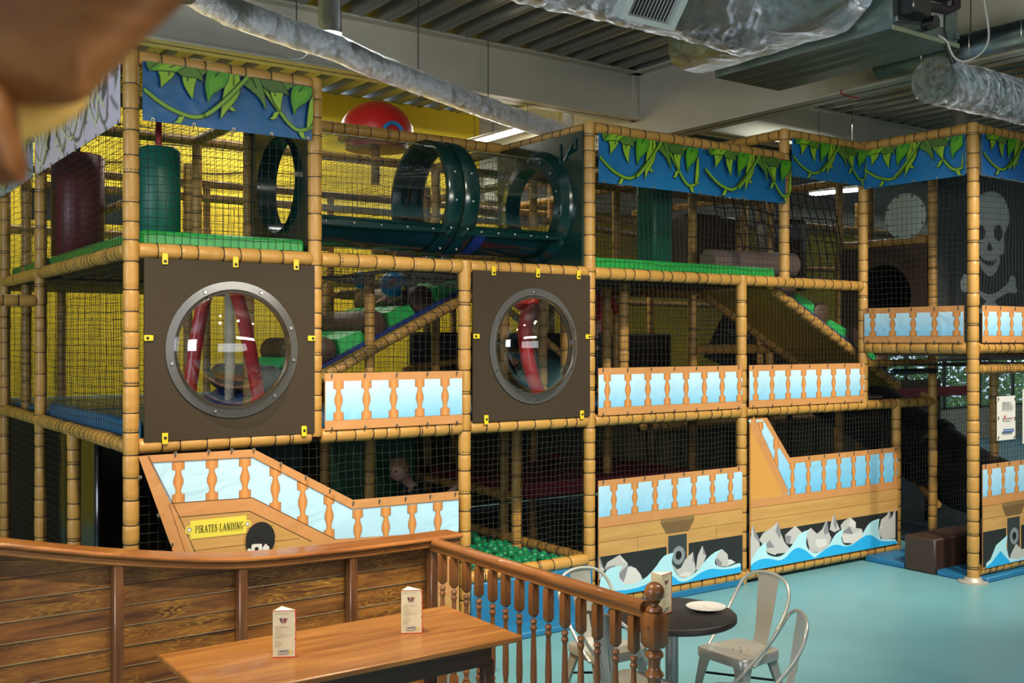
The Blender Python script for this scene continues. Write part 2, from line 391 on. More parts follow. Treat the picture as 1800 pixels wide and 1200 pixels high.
# ------------------------------------------------------------------ the main play frame
Y0, L1, L2, L3, L4 = 6.53, 1.56, 2.755, 3.93, 4.15
YB = [6.53, 7.73, 8.93, 10.13, 11.33]
fr = empty('play_frame', (1.78, 6.53, 0), 'long tan padded soft play frame on three levels with black nets', 'play frame')
def off(v): return Vector(v)-Vector((1.78, 6.53, 0))
def post(x, y, z0, z1, r=.047, p=None, o=off, seg=.14): return padded(p or fr, 'post', o((x, y, z0)), o((x, y, z1)), r, seg)
def rail(a, b, r=.049, p=None, o=off, seg=.135): return padded(p or fr, 'rail', o(a), o(b), r, seg)
def fnet(o, u, v, p=None, of=off, **k): return net(p or fr, of(o), u, v, **k)
for x, z0, z1 in ((1.78, 0, L3), (2.99, L1, L3), (4.19, 0, L2), (5.39, 0, L3), (7.175, 0, L2), (7.76, L2, L4), (8.95, L1, L4), (9.5, 0, L1)): post(x, Y0, z0, z1+.045)
for a, b, z in ((1.78, 2.99, L3), (5.39, 7.76, L3), (7.76, 8.95, L4), (1.78, 2.99, L2), (2.99, 4.19, L2), (4.19, 5.39, L2), (5.39, 7.175, L2), (7.175, 8.95, L2),
                (1.78, 2.99, L1), (2.99, 4.19, L1), (4.19, 5.39, L1), (5.39, 7.175, L1), (7.175, 9.5, L1), (1.78, 4.19, .08), (4.19, 5.39, .44), (5.39, 7.175, .08), (7.175, 9.5, .08)):
    rail((a+.04, Y0, z), (b-.04, Y0, z))
# left face
for y, z1 in ((9.15, L3), (10.75, L3), (12.2, L3)): post(1.78, y, 0, z1+.045)
post(1.78, 8.0, 0, L1)
for z in (L1, L2, L3):
    rail((1.78, 6.57, z), (1.78, 9.11, z), seg=.10); rail((1.78, 9.19, z), (1.78, 10.71, z), seg=.10); rail((1.78, 10.8, z), (1.78, 12.16, z), seg=.10)
rail((.9, 9.15, 2.53), (1.74, 9.15, 2.53))
# interior posts by row
rows = {7.73: [(2.99, L1, L3), (4.03, 0, L2), (5.39, 0, L3), (6.6, 0, L2), (7.76, 0, L4), (8.95, 0, L4)],
        8.93: [(2.99, L2, L3), (4.19, 0, L2), (5.39, L1, L3), (6.6, 0, L3), (7.76, L1, L4), (8.95, 0, L4), (10.15, 0, L4)],
        10.13: [(1.85, L1, L3), (3.3, L1, L3), (4.6, L1, L3), (6.0, 0, L3), (7.76, L1, L4), (9.4, 0, L4), (11.2, 0, L4)],
        11.33: [(2.4, L1, L3), (3.9, 0, L3), (5.39, L1, L3), (7.1, 0, L3), (8.9, L1, L4), (10.5, 0, L4), (12.4, 0, L4)]}
for y, l in rows.items():
    for x, a, b in l: post(x, y, a, b, .043)
for z in (L1, L2, L3):
    for (x0, x1, y) in ((1.85, 5.39, 7.73), (5.39, 8.95, 7.73), (1.85, 7.76, 8.93), (7.76, 10.15, 8.93), (1.85, 7.1, 11.33), (7.1, 12.4, 11.33)):
        if z == L3 and (y == 7.73 and x0 < 2): rail((1.85, y, z), (2.95, y, z)); rail((3.03, y, z), (5.35, y, z)); continue
        if z == L2 and y == 7.73 and x0 < 2: continue
        rail((x0+.04, y, z), (x1-.04, y, z), .043)
for z in (L2, L3):
    for x, ya, yb in ((2.99, Y0, 8.93), (5.39, Y0, 8.93), (4.19 if z == L2 else 6.6, 8.93, 11.33), (7.76, 7.73, 11.33)):
        rail((x, ya+.05, z), (x, yb-.05, z), .043)
rail((7.76, Y0+.05, L4), (7.76, 11.3, L4), .047); rail((2.4, 9.0, 3.35), (2.4, 11.3, 3.35), .04); rail((1.85, 11.2, 3.3), (5.3, 11.2, 3.3), .045)
rail((2.0, 10.2, 3.62), (7.6, 10.2, 3.62), .04); rail((5.4, 10.3, 3.2), (12, 10.3, 3.2), .04); rail((5.6, 8.9, 3.55), (10, 10.2, 3.55), .04)
# pit rim and inner red platform rails
rail((5.39, 6.6, .44), (5.39, 8.3, .44), .045); rail((5.39, 7.5, .82), (5.39, 9.4, .82), .045); post(5.3, 7.42, 0, L1, .045)
rail((5.39, 9.4, .82), (7.6, 9.4, .82), .04)
rail((7.8, 7.73, 2.12), (8.93, 7.73, 2.12), .05)
for x, y in ((5.75, 7.3), (5.95, 7.9), (6.35, 7.2), (6.75, 8.2)): post(x, y, L1, L2, .045)
# diagonal rails of the crawl ramps
rail((3.0, 7.70, 1.62), (5.2, 7.70, 2.70), .04, seg=.10); rail((7.80, 6.68, 2.68), (9.75, 6.68, 1.72), .05); rail((7.80, 7.60, 2.68), (9.75, 7.60, 1.72), .05)
rail((5.6, 8.3, 2.65), (7.0, 8.3, 1.75), .035); rail((5.4, 9.6, 1.9), (7.4, 9.6, 2.15), .035)
# front nets
fnet((1.84, 6.56, L2), (1.1, 0, 0), (0, 0, 1.14), cell=.052); fnet((5.44, 6.56, L2), (2.27, 0, 0), (0, 0, 1.14), cell=.052); fnet((7.81, 6.56, L2), (1.1, 0, 0), (0, 0, 1.36), cell=.052)
fnet((3.04, 6.56, L1), (1.1, 0, 0), (0, 0, 1.17), cell=.052); fnet((5.44, 6.56, L1), (1.69, 0, 0), (0, 0, 1.17), cell=.052); fnet((7.22, 6.56, L1), (1.69, 0, 0), (0, 0, 1.17), cell=.052)
fnet((1.84, 6.56, .05), (2.3, 0, 0), (0, 0, 1.48), cell=.056); fnet((4.24, 6.56, .46), (1.1, 0, 0), (0, 0, 1.08), cell=.045); fnet((5.44, 6.56, .1), (1.69, 0, 0), (0, 0, 1.42), cell=.045); fnet((7.22, 6.56, .1), (2.24, 0, 0), (0, 0, 1.42), cell=.045)
# left side nets (wide bays)
for z, h in ((L2, 1.15), (L1, 1.17), (.05, 1.48)):
    for y, d in ((6.57, 2.54), (9.19, 1.5), (10.8, 1.3)):
        if z < .1 and y < 7: y, d = 8.0, 1.1
        fnet((1.79, y, z), (0, d, 0), (0, 0, h), cell=.056)
# roof nets and inner nets
for a, b, y, dy, z in ((1.8, 1.18, 6.55, 2.36, L3), (3.0, 2.36, 7.75, 1.15, L3), (5.4, 2.3, 6.6, 2.3, L3-.02), (7.8, 1.13, 6.6, 2.3, L4), (2.0, 5.5, 9.0, 2.3, L3-.03)):
    fnet((a, y, z), (b, 0, 0), (0, dy, 0), cell=.06, sag=.03)
fnet((3.0, 6.6, L2-.05), (2.35, 0, 0), (0, 1.1, 0), cell=.045, sag=.05); fnet((3.0, 6.6, L2-.09), (1.2, 0, 0), (0, 1.1, 0), cell=.05, sag=.05)
for x, dx, y, z, dz in ((3.05, 2.3, 8.93, L2, 1.15), (1.85, 1.1, 8.93, L2, 1.15), (5.45, 2.25, 8.93, L2, 1.15), (1.85, 5.2, 10.13, L2, 1.15), (1.85, 5.2, 11.33, L1, 2.3), (7.2, 5.2, 11.33, L1, 2.5),
                        (7.8, 2.3, 8.93, L2, 1.3), (3.05, 2.3, 8.93, L1, 1.15), (1.85, 1.1, 8.93, L1, 1.15), (5.45, 3.4, 9.6, L1, 1.15)):
    fnet((x, y, z), (dx, 0, 0), (0, 0, dz), cell=.055)
for x, y, dy, z, dz in ((5.42, 6.6, 1.1, L2, .2), (5.39, 7.75, 3.5, L2, 1.15), (7.76, 7.75, 3.5, L2, 1.35), (8.95, 6.6, 2.3, L1, 2.5), (5.39, 6.6, 2.8, .45, 1.1), (6.6, 7.73, 3.5, L1, 1.15)):
    fnet((x, y, z), (0, dy, 0), (0, 0, dz), cell=.055)
fnet((9.6, 7.73, L1), (0, 3.4, 0), (0, 0, 2.5), cell=.055)
# hand-tied edge lacing along the tunnel rail
m = MB()
for k in range(60):
    x = 1.26+.04*k; m.sweep([(x, 1.20, L3-.03), (x+.02, 1.14, L3-.075), (x+.04, 1.20, L3-.03)], .004, 4)
m.build('lacing', NET(), fr, kind='stuff')
# decks (padded boards) of the frame
PLY = mat('dark_deck_board', (.045, .028, .018), .6, bump=.1, bscale=40)
def deck(name, a, b, m_, p=None, o=off, r=.02):
    q = MB(); q.rbox(o(a), o(b), r); return q.build(name, m_, p or fr)
for (x0, x1, y0, y1) in ((1.84, 2.95, 6.60, 8.88), (5.45, 7.70, 6.60, 8.88)):
    deck('deck', (x0, y0+.02, L2-.03), (x1, y1, L2+.06), PLY)
    deck('deck_pad', (x0, y0+.02, L2+.06), (x1, y1, L2+.12), GREEN())
deck('edge_pad', (1.85, 6.575, L2+.02), (2.94, 6.62, L2+.135), GREEN(), r=.03); deck('edge_pad', (5.45, 6.575, L2+.02), (7.70, 6.62, L2+.135), GREEN(), r=.03)
deck('edge_pad', (1.83, 6.6, L2+.02), (1.88, 9.08, L2+.135), GREEN(), r=.02); deck('edge_pad', (1.83, 9.2, L2+.02), (1.88, 10.7, L2+.135), GREEN(), r=.02)
deck('deck', (1.86, 8.95, L2-.06), (4.1, 11.25, L2+.05), PLY); deck('deck_pad', (1.9, 8.95, L2+.05), (4.1, 11.25, L2+.1), GREEN())
deck('deck', (5.45, 8.95, L2-.06), (7.7, 11.25, L2+.05), PLY)
for i, (x0, x1, y0, y1) in enumerate(((1.86, 4.1, 6.6, 8.88), (1.86, 4.1, 8.98, 11.28), (4.2, 5.35, 6.6, 8.88), (4.2, 5.9, 8.98, 11.28), (5.43, 7.1, 6.6, 9.5), (7.2, 9.4, 6.6, 9.5), (6.0, 9.4, 9.55, 11.28))):
    deck('deck', (x0, y0, L1-.05), (x1, y1, L1+.03), PLY)
    deck('deck_pad', (x0, y0, L1+.03), (x1, y1, L1+.085), BLUE() if i < 5 else BROWN())
deck('edge_pad', (1.83, 6.6, L1+.02), (1.88, 9.08, L1+.15), BLUE(), r=.02)
deck('floor_pad', (1.86, 6.6, .0), (4.1, 11.39, .05), BROWN()); deck('floor_pad', (5.5, 6.65, 0), (9.4, 11.39, .05), mat('painted_shade_blue', (.008, .035, .06), .5)); deck('floor_pad', (4.2, 8.3, 0), (5.4, 11.39, .05), mat('painted_shade_blue'))  # deep blue pads have the interior shade painted into their colour
deck('red_platform', (5.45, 7.5, .80), (7.5, 9.35, .93), mat('dark_red_pad', (.20, .015, .03), .45))
deck('painted_shade_back', (1.9, 9.0, .05), (4.0, 9.06, 1.5), BLACKP()); deck('painted_shade_back', (1.9, 11.4, .05), (18, 11.45, 1.5), mat('painted_shade_olive', (.05, .045, .015), .6))  # added dark sheets: black for deep shade, olive for the yellow wall shaded
deck('painted_shade_panel', (5.5, 9.62, 1.66), (9.3, 9.67, 2.30), mat('painted_shade_brown', (.018, .012, .010), .6)); deck('green_panel', (4.25, 8.98, .1), (5.2, 9.03, 1.5), mat('deep_green_panel', (.008, .06, .03), .5))  # brown sheet is painted shade, added to darken the bay behind
deck('painted_shade_side', (1.9, 7.9, .05), (1.95, 9.0, 1.5), BLACKP())  # black sheet standing in for the shade under the lower deck

# ------------------------------------------------------------------ right-hand tower
tw = empty('play_frame', (8.95, 5.35, 0), 'tan padded play tower at the right with a doorway at floor level', 'play frame')
def offT(v): return Vector(v)-Vector((8.95, 5.35, 0))
T = dict(p=tw, o=offT)
deck('added_shade_pad', (10.2, 6.62, 0), (17, 11.3, .05), mat('painted_shade_blue', (.008, .035, .06), .5), **T)  # added pad, its dark blue holds the shadow of the interior
post(8.95, 5.35, 0, L4+.045, .052, **T); post(10.15, 6.53, 0, L4, **T); post(10.15, 7.73, 0, L4, .043, **T); post(10.15, 5.35, 0, L4, **T); post(11.35, 6.53, 0, 1.95, **T); post(11.4, 8.2, 0, L4, .04, **T); post(12.5, 9.2, 0, L4, .04, **T); post(13.4, 10.2, 0, L4, .04, **T)
post(14.6, 11.2, 0, L1+.3, .04, **T)
rail((8.95, 5.40, L4), (8.95, 6.48, L4), **T); rail((9.0, 5.35, L4), (10.1, 5.35, L4), **T); rail((10.2, 5.35, L4), (11.6, 5.35, L4), **T)
rail((8.95, 5.40, 2.14), (8.95, 6.48, 2.14), .055, **T); rail((9.0, 5.35, 2.14), (11.3, 5.35, 2.14), .05, **T)
rail((9.0, 6.50, 1.98), (10.1, 6.50, 1.98), .035, **T); rail((9.0, 5.42, 1.94), (11.3, 5.42, 1.94), .045, seg=.06, **T)
rail((9.52, 6.53, L1), (10.1, 6.53, L1), **T); rail((10.15, 6.6, 3.30), (10.15, 7.7, 3.30), .045, **T); rail((10.2, 6.53, L1-.02), (11.3, 7.4, L1), .04, **T)
rail((9.02, 5.35, .10), (11.3, 5.35, .10), .052, **T); rail((10.2, 6.5, .45), (12.2, 8.2, .45), .04, **T); rail((8.98, 6.55, .30), (9.3, 6.9, .30), .04, **T)
rail((10.15, 6.5, L4-.1), (10.15, 11.3, L4-.1), .045, **T); rail((10.2, 8.9, 3.7), (14, 8.9, 3.7), .05, **T); rail((10.2, 10.2, 3.3), (14, 10.2, 3.3), .045, **T)
rail((10.3, 11.3, .95), (16, 11.3, .95), .05, **T)
nt = lambda o, u, v, **k: net(tw, offT(o), u, v, **k)
nt((8.97, 5.40, 2.17), (0, 1.08, 0), (0, 0, 1.95), cell=.055); nt((9.0, 5.37, 2.17), (2.2, 0, 0), (0, 0, 1.95), cell=.055); nt((9.0, 5.38, .1), (2.2, 0, 0), (0, 0, 2.0), cell=.052)
nt((9.3, 6.55, .4), (.85, 0, 0), (0, 0, 1.1), cell=.052); nt((10.17, 6.55, 0.1), (1.2, 0, 0), (0, 0, 1.9), cell=.05); nt((9.0, 6.56, 1.6), (1.1, 0, 0), (0, 0, .5), cell=.05)
nt((10.2, 8.9, .4), (4, 0, 0), (0, 0, 3.5), cell=.06); nt((9.0, 5.42, 1.97), (2.3, 0, 0), (0, 1.1, 0), cell=.05); nt((10.2, 10.2, 1.4), (4.5, 0, 0), (0, 0, 2.6), cell=.06)
# thick climbing net seen between the levels
nt((7.9-0, 7.4, 2.9), (2.1, 0.1, 0), (0, .2, .95), cell=.13, r=.007, sag=.05)
deck('deck', (9.0, 5.42, 2.06), (10.1, 6.46, 2.12), PLY, **T); deck('deck', (10.2, 5.42, 2.06), (11.3, 6.46, 2.12), PLY, **T); deck('green_beam', (9.3, 6.42, 1.86), (10.1, 6.47, 1.92), DGREEN(), **T)
deck('red_pad', (16.3, 11.2, 1.18), (18.8, 11.3, 1.36), mat('dark_red_pad'), **T)
q = MB(); q.lathe([(.13, 0), (.13, .012), (.09, .016), (.07, .05)], (0, 0, 0), 16); q.build('foot_plate', mat('scuffed_steel', (.45, .42, .36), .5, .3), tw)
# ------------------------------------------------------------------ printed banners
class Print:
    """flat printed shapes on a banner: coloured polygons, each a hair proud of the last"""
    def __init__(s, fix, out, org): s.mb = MB(); s.mats = []; s.fix = fix; s.out = Vector(out); s.n = 0; s.org = Vector(org)
    def poly(s, pts, m, lift=None):
        if m not in s.mats: s.mats.append(m)
        s.mb.k = s.mats.index(m); s.n += 1; d = .0012+s.n*.00016 if lift is None else lift
        vs = [Vector(p)+s.out*d-s.org for p in pts]
        a = sum(((vs[i]-vs[0]).cross(vs[(i+1) % len(vs)]-vs[0]) for i in range(len(vs))), Vector())
        if a.dot(s.out) < 0: vs.reverse()
        s.mb.add(vs, [tuple(range(len(vs)))]); return s
    def build(s, parent, name='print'): return s.mb.build(name, s.mats, parent, smooth=False)
def smooth_poly(p, it=2):
    """rounds a polygon but keeps its sharp tips"""
    P = [Vector(q) for q in p]
    for _ in range(it):
        R = []; n = len(P)
        for i in range(n):
            a, b, c = P[i-1], P[i], P[(i+1) % n]
            u, w_ = (b-a), (c-b)
            ang = u.angle(w_) if u.length > 1e-6 and w_.length > 1e-6 else 0
            if ang > 1.25: R.append(b)
            else: R += [b.lerp(a, .25), b.lerp(c, .25)]
        P = R
    return P
def ribbon(p, w_):
    P = [Vector(q) for q in p]
    for _ in range(2): P = [P[0]]+[q for i in range(len(P)-1) for q in (P[i].lerp(P[i+1], .25), P[i].lerp(P[i+1], .75))]+[P[-1]]
    A = []; B = []
    for i, q in enumerate(P):
        t = (P[min(i+1, len(P)-1)]-P[max(i-1, 0)]).normalized(); n_ = Vector((-t.y, t.x))
        A.append(q+n_*w_/2); B.append(q-n_*w_/2)
    return [(A[i], A[i+1], B[i+1], B[i]) for i in range(len(P)-1)]
def grow(p, d):
    c = sum((Vector(q) for q in p), Vector((0, 0)))/len(p); R = []
    n = len(p)
    for i in range(n):
        a, b, e = Vector(p[i-1]), Vector(p[i]), Vector(p[(i+1) % n]); t = (e-a); t = t.normalized() if t.length > 1e-9 else Vector((1, 0)); n_ = Vector((t.y, -t.x))
        R.append(b+n_*d)
    ar = lambda q: abs(sum(q[i-1].x*q[i].y-q[i].x*q[i-1].y for i in range(len(q))))
    if ar(R) < ar([Vector(q) for q in p]):
        R = [2*Vector(q)-r_ for q, r_ in zip(p, R)]
    return R
LEAF = {'a': (.10, .32, .012), 'b': (.055, .27, .012), 'c': (.24, .42, .02), 'd': (.085, .19, .02), 'e': (.06, .13, .018)}
LV = [('d', [(40,90),(210,100),(150,150),(75,190),(45,140)]), ('d', [(510,150),(650,200),(600,240),(560,200)]), ('c', [(155,195),(240,205),(325,210),(310,250),(255,300),(215,330),(190,360),(185,290),(175,230)]),
      ('c', [(400,255),(470,262),(545,265),(520,330),(510,400),(500,475),(450,400),(410,320)]), ('a', [(75,195),(120,150),(200,105),(330,115),(465,150),(420,190),(350,210),(230,195),(120,190)]),
      ('d', [(355,205),(420,170),(480,150),(530,165),(580,230),(607,300),(550,265),(420,255),(380,235)]), ('c', [(860,225),(960,240),(975,330),(970,400),(940,470),(880,540),(820,610),(778,675),(790,570),(805,420),(830,330)]),
      ('b', [(650,190),(760,205),(860,220),(855,280),(820,350),(740,400),(690,430),(655,510),(640,430),(625,350),(635,250)]), ('d', [(1070,260),(1165,275),(1190,360),(1220,480),(1230,590),(1180,480),(1100,400),(1000,330)]),
      ('d', [(1360,305),(1510,340),(1440,385)]), ('c', [(1270,405),(1400,410),(1380,480),(1370,600),(1320,530),(1290,470)]), ('e', [(1165,280),(1260,290),(1360,300),(1410,350),(1455,440),(1380,405),(1260,400),(1200,350)]),
      ('b', [(1510,335),(1600,350),(1685,365),(1680,430),(1640,500),(1560,545),(1525,570),(1510,635),(1490,560),(1472,470),(1480,390)]), ('c', [(1690,450),(1700,690),(1640,770),(1630,750),(1645,600),(1660,500)])]
VN = [[(10,360),(60,400),(180,500),(330,590),(510,655),(620,640),(700,590),(820,490),(930,380),(1040,260)], [(1190,330),(1260,440),(1370,600),(1450,710),(1530,780),(1600,785),(1700,745)]]
TD = [[(365,645),(420,650),(400,690),(380,720),(310,712),(350,690)], [(840,505),(885,510),(895,560),(935,592),(880,590),(855,550)], [(1310,605),(1360,600),(1340,650),(1310,678),(1265,668),(1295,650)], [(1550,800),(1600,800),(1610,850),(1640,885),(1600,880),(1570,840)]]
RIBS = [((350,130),(270,165)), ((270,210),(262,245)), ((452,262),(452,305)), ((760,210),(720,260)), ((1085,265),(1130,370)), ((1590,360),(1545,410)), ((905,240),(905,350)), ((1312,410),(1315,450))]
U0 = at(243, 0, Y=Y0-.05).x
def uv(cx, cy):
    p = at(240+cx/5.625, 90+cy/5.625, Y=Y0-.05); return Vector((p.x-U0, p.z-3.905))
def vine_banner(name, org, du, width, ztop, h, out, label, pal=None, base=(.004, .095, .25), gi='banner', off_u=0.0, vs=1.0, eye=.28):
    """org: left end on the rail line, du: unit vector along the banner"""
    org = Vector(org); du = Vector(du); out = Vector(out)
    b = empty('vine_banner', (org.x, org.y, ztop-h), label, 'banner', 'jungle vine banners along the top rails')
    o0 = Vector((org.x, org.y, ztop-h))
    W3 = lambda u, v: org*Vector((1, 1, 0)) + du*u + Vector((0, 0, ztop+v)) if False else Vector((org.x, org.y, 0))+du*u+Vector((0, 0, ztop+v))
    th = out*-.003
    m = MB(); NX = 24
    m.prism([(0, -h), (width, -h), (width, 0), (0, 0)], lambda u, v: W3(u, v)-o0, lambda u, v: W3(u, v)+th-o0)
    m.build('banner_cloth', cloth('cloth_'+gi, base, .42), b, smooth=False)
    P = Print(None, out, o0); lm = {k: mat('leaf_ink_%s_%s' % (gi, k), c if not pal else pal, .42) for k, c in LEAF.items()}
    ink = mat('outline_ink_'+gi, (.008, .02, .008) if not pal else tuple(c*.88 for c in pal), .45); vm = mat('vine_ink_'+gi, (.16, .34, .025) if not pal else pal, .42)
    tl = lm['c']
    def put(q, m_, d=0, k=0):
        q = [Vector((p.x+k, p.y*vs)) for p in q]
        q = [p for p in q]
        if max(p.x for p in q) < .01 or min(p.x for p in q) > width-.01: return
        q = [(min(max(p.x, .004), width-.004), min(max(p.y, -h+.004), -.002)) for p in q]
        P.poly([W3(*p) for p in q], m_)
    k = off_u; rep = 0
    while k < width:
        for vn in VN:
            c = [uv(*p) for p in vn]
            for q in ribbon(c, .031): put(q, ink, k=k)
            for q in ribbon(c, .021): put(q, vm, k=k)
        for td in TD:
            q = smooth_poly([uv(*p) for p in td], 1); put(grow(q, .0045), ink, k=k); put(q, tl, k=k)
        for i, (c, pts) in enumerate(LV):
            if i == 9 : pass
            q = smooth_poly([uv(*p) for p in pts]); put(grow(q, .0052), ink, k=k); put(q, lm[c], k=k)
            # printed shading: a darker half along one side of the leaf
            n_ = len(q); cen = sum(q, Vector((0, 0)))/n_
            if c in 'ab': put([cen.lerp(p, .62) for p in q], lm['c' if c == 'a' else 'a'], k=k)
        for a, c in RIBS:
            for q in ribbon([uv(*a), uv(*c)], .0055): put(q, ink, k=k)
        c = [uv(*p) for p in VN[0]]
        for q in ribbon(c[5:], .031): put(q, ink, k=k)
        for q in ribbon(c[5:], .021): put(q, vm, k=k)
        k += 1.17; rep += 1
    P.build(b)
    eyelets(b, [W3(u, -h+.012)-o0 for u in frange(.06, width-.03, eye)]+[W3(u, -.012)-o0 for u in frange(.15, width-.03, eye*1.3)], out)
    return b
def frange(a, b, s):
    n = max(1, int(round((b-a)/s))); return [a+(b-a)*i/n for i in range(n+1)]
def eyelets(parent, pts, out):
    m = MB(); t = MB(); out = Vector(out); u = Vector((0, 0, 1)); w_ = out.cross(u)
    for p in pts:
        ring = [p+out*.003+(u*cos(a)+w_*sin(a))*.0085 for a in [2*pi*k/8 for k in range(8)]]
        m.sweep(ring, .0032, 4, closed=True, up=out)
        t.sweep([p+out*.004, p+out*.006+u*-.02+w_*.004, p-out*.02+u*-.045], .0028, 4)
    m.build('eyelet', mat('eyelet_brass', (.62, .55, .40), .35, .8), parent, kind='stuff'); t.build('tie', TIE(), parent, kind='stuff')
F_ = (0, -1, 0); YF = Y0-.052
vine_banner('b', (1.835, YF, 0), (1, 0, 0), 1.11, 3.905, .36, F_, 'deep blue vine banner on the tall corner bay at the left')
vine_banner('b', (5.445, YF, 0), (1, 0, 0), 2.27, 3.885, .40, F_, 'longest blue vine banner, right of the tunnel window', gi='mid', base=(.010, .14, .34), vs=1.12)
vine_banner('b', (7.81, YF, 0), (1, 0, 0), 1.09, 4.11, .36, F_, 'short blue vine banner over the thick climbing net', gi='mid')
vine_banner('b', (8.90, 6.48, 0), (0, -1, 0), 1.08, 4.10, .38, (-1, 0, 0), 'blue vine banner on the left side of the right tower', gi='mid', vs=1.05)
vine_banner('b', (9.01, 5.295, 0), (1, 0, 0), 1.1, 4.10, .38, F_, 'blue vine banner on the front of the right tower above the skull cloth', gi='tower', base=(.02, .14, .42))
pale = (.66, .66, .44)  # pale vines and lilac cloth carry grazing glare as painted colour
vine_banner('b', (1.728, 9.10, 0), (0, -1, 0), 2.52, 3.90, .36, (-1, 0, 0), 'lilac vine banner on the left side of the corner, glare painted into its colours', gi='baked_glare', base=(.70, .62, .72), pal=pale)
vine_banner('b', (1.728, 10.70, 0), (0, -1, 0), 1.5, 3.90, .36, (-1, 0, 0), 'pale sky-blue vine banner furthest down the left side', gi='sky', base=(.22, .36, .55), pal=(.30, .42, .16))

ORG = cloth('banner_orange', (.54, .255, .09), .5)
def skyM(z0, z1, key): return cloth('banner_sky_'+key, (.12, .47, .76), .5, grad=(z0, z1, (.52, .76, .90)))
BAL = mat('baluster_ink', (.52, .21, .055), .5); BALL = mat('baluster_light_ink', (.62, .28, .08), .5); BED = mat('baluster_edge_ink', (.20, .07, .015), .5)
def bal_prof(w_, h):
    a = [(.5, 0), (.5, .22), (.34, .225), (.27, .27), (.20, .31)]
    a = [(.5, 0), (.5, .20), (.30, .205), (.21, .26), (.27, .36), (.41, .46), (.41, .56), (.27, .68), (.21, .75), (.30, .795), (.5, .80), (.5, 1)]
    R = [(x*w_, y*h) for x, y in a]; return R+[(-x, y) for x, y in reversed(R)]
def baluster(P, W, u, z0, z1, w_=.070):
    h = z1-z0; q = bal_prof(w_, h)
    P.poly([W(u+x*1.10, z0+y) for x, y in q], BED); P.poly([W(u+x, z0+y) for x, y in q], BAL)
    P.poly([W(u+x*.45, z0+y) for x, y in q if .0 <= y], BALL)
def balustrade(org, du, width, zt, zb, out, label, u0, sp=.222, key='a', bz=None):
    org = Vector(org); du = Vector(du); out = Vector(out); b = empty('balustrade_banner', (org.x, org.y, zb), label, 'banner', 'printed balustrade banners'); o0 = Vector((org.x, org.y, zb))
    W = lambda u, z: Vector((org.x, org.y, 0))+du*u+Vector((0, 0, z))
    m = MB(); m.prism([(0, zb), (width, zb), (width, zt), (0, zt)], lambda u, z: W(u, z)-o0, lambda u, z: W(u, z)-out*.003-o0); m.build('banner_cloth', ORG, b, smooth=False)
    P = Print(None, out, o0); s0, s1 = zb+.065, zt-.055
    P.poly([W(.004, s0), W(width-.004, s0), W(width-.004, s1), W(.004, s1)], skyM(0, .3, 'strip'))
    u = u0
    while u < width-.02: baluster(P, W, u, s0, s1); u += sp
    P.build(b); eyelets(b, [W(x, z)-o0 for x in frange(.05, width-.05, .25) for z in (zt-.012, zb+.012)], out); return b
balustrade((3.04, YF, 0), (1, 0, 0), 1.10, 1.985, 1.60, F_, 'balustrade banner between the two round bubble windows', .10, .212)
balustrade((5.44, YF, 0), (1, 0, 0), 1.69, 1.985, 1.60, F_, 'balustrade banner just right of the smaller bubble window', .095, .222)
balustrade((7.22, YF, 0), (1, 0, 0), 1.68, 1.985, 1.60, F_, 'balustrade banner under the sloping yellow ramp', .085, .222)
balustrade((8.90, 6.48, 0), (0, -1, 0), 1.07, 2.53, 2.19, (-1, 0, 0), 'high balustrade banner on the left side of the right tower', .10, .225)
balustrade((9.01, 5.295, 0), (1, 0, 0), 1.1, 2.53, 2.19, F_, 'high balustrade banner on the front of the right tower under the crossbones', .06, .215)

HULL = wood('hull_print', (.46, .25, .075), (.56, .33, .105), rough=.5, coat=0, scale=.6); HULLD = mat('hull_joint_ink', (.14, .065, .018), .5); SEA = mat('dark_hull_ink', (.022, .025, .025), .5, var=.3, vscale=30, stretch=(1, 1, 12))
WAVE = mat('pale_wave_ink', (.42, .74, .84), .5); WAVE2 = mat('blue_wave_ink', (.02, .40, .80), .5); ROCK = mat('rock_ink', (.50, .50, .49), .5); ROCKD = mat('rock_shade_ink', (.24, .24, .27), .5); ROCKL = mat('rock_light_ink', (.64, .64, .62), .5)
def crop(x0, y0, s, Yp=None, Xp=None): return lambda a, b: at(x0+a/s, y0+b/s, X=Xp, Y=Yp)
def shape(P, W, pts, m_, clampx=None, rnd=False):
    q = [W(*p) for p in pts]
    if clampx: q = [Vector((min(max(p.x, clampx[0]), clampx[1]), p.y, max(p.z, clampx[2]))) for p in q]
    P.poly(q, m_)
def curve2(pts, it=2):
    P = [Vector(p) for p in pts]
    return [tuple(p) for p in smooth_poly(P, it)]
# --- ship banner A: the stern at the left with the name board
A = empty('ship_banner', (1.9, YF, .1), 'printed ship banner with the PIRATES LANDING name board', 'banner'); oA = Vector((1.9, YF, .1))
WA = crop(200, 700, 3, Yp=YF)
outl = [(130, 305), (180, 300), (740, 268), (1262, 535), (1818, 488), (1818, 1240), (520, 1240)]
pts = [WA(*p) for p in outl]; x1 = 4.14
pts = [Vector((min(p.x, x1), p.y, p.z)) for p in pts]; zb = .13; pts[5].z = zb; pts[6] = Vector((at(200+520/3, 0, Y=YF).x+.02, YF, zb))
m = MB(); n = len(pts); m.add([p-oA for p in pts]+[p-oA+Vector((0, .003, 0)) for p in pts], [tuple(range(n)), tuple(reversed(range(n, 2*n)))]+[(i, i+n, (i+1) % n+n, (i+1) % n) for i in range(n)]); m.build('banner_cloth', ORG, A, smooth=False)
P = Print(None, F_, oA); CL = (1.84, 4.135, .14); LN = mat('line_ink', (.12, .05, .015), .5)
shape(P, WA, [(198, 338), (730, 310), (1255, 583), (1818, 532), (1818, 700), (1168, 742), (728, 522), (300, 552)], skyM(-1.5, 1.6, 'ship'), CL)
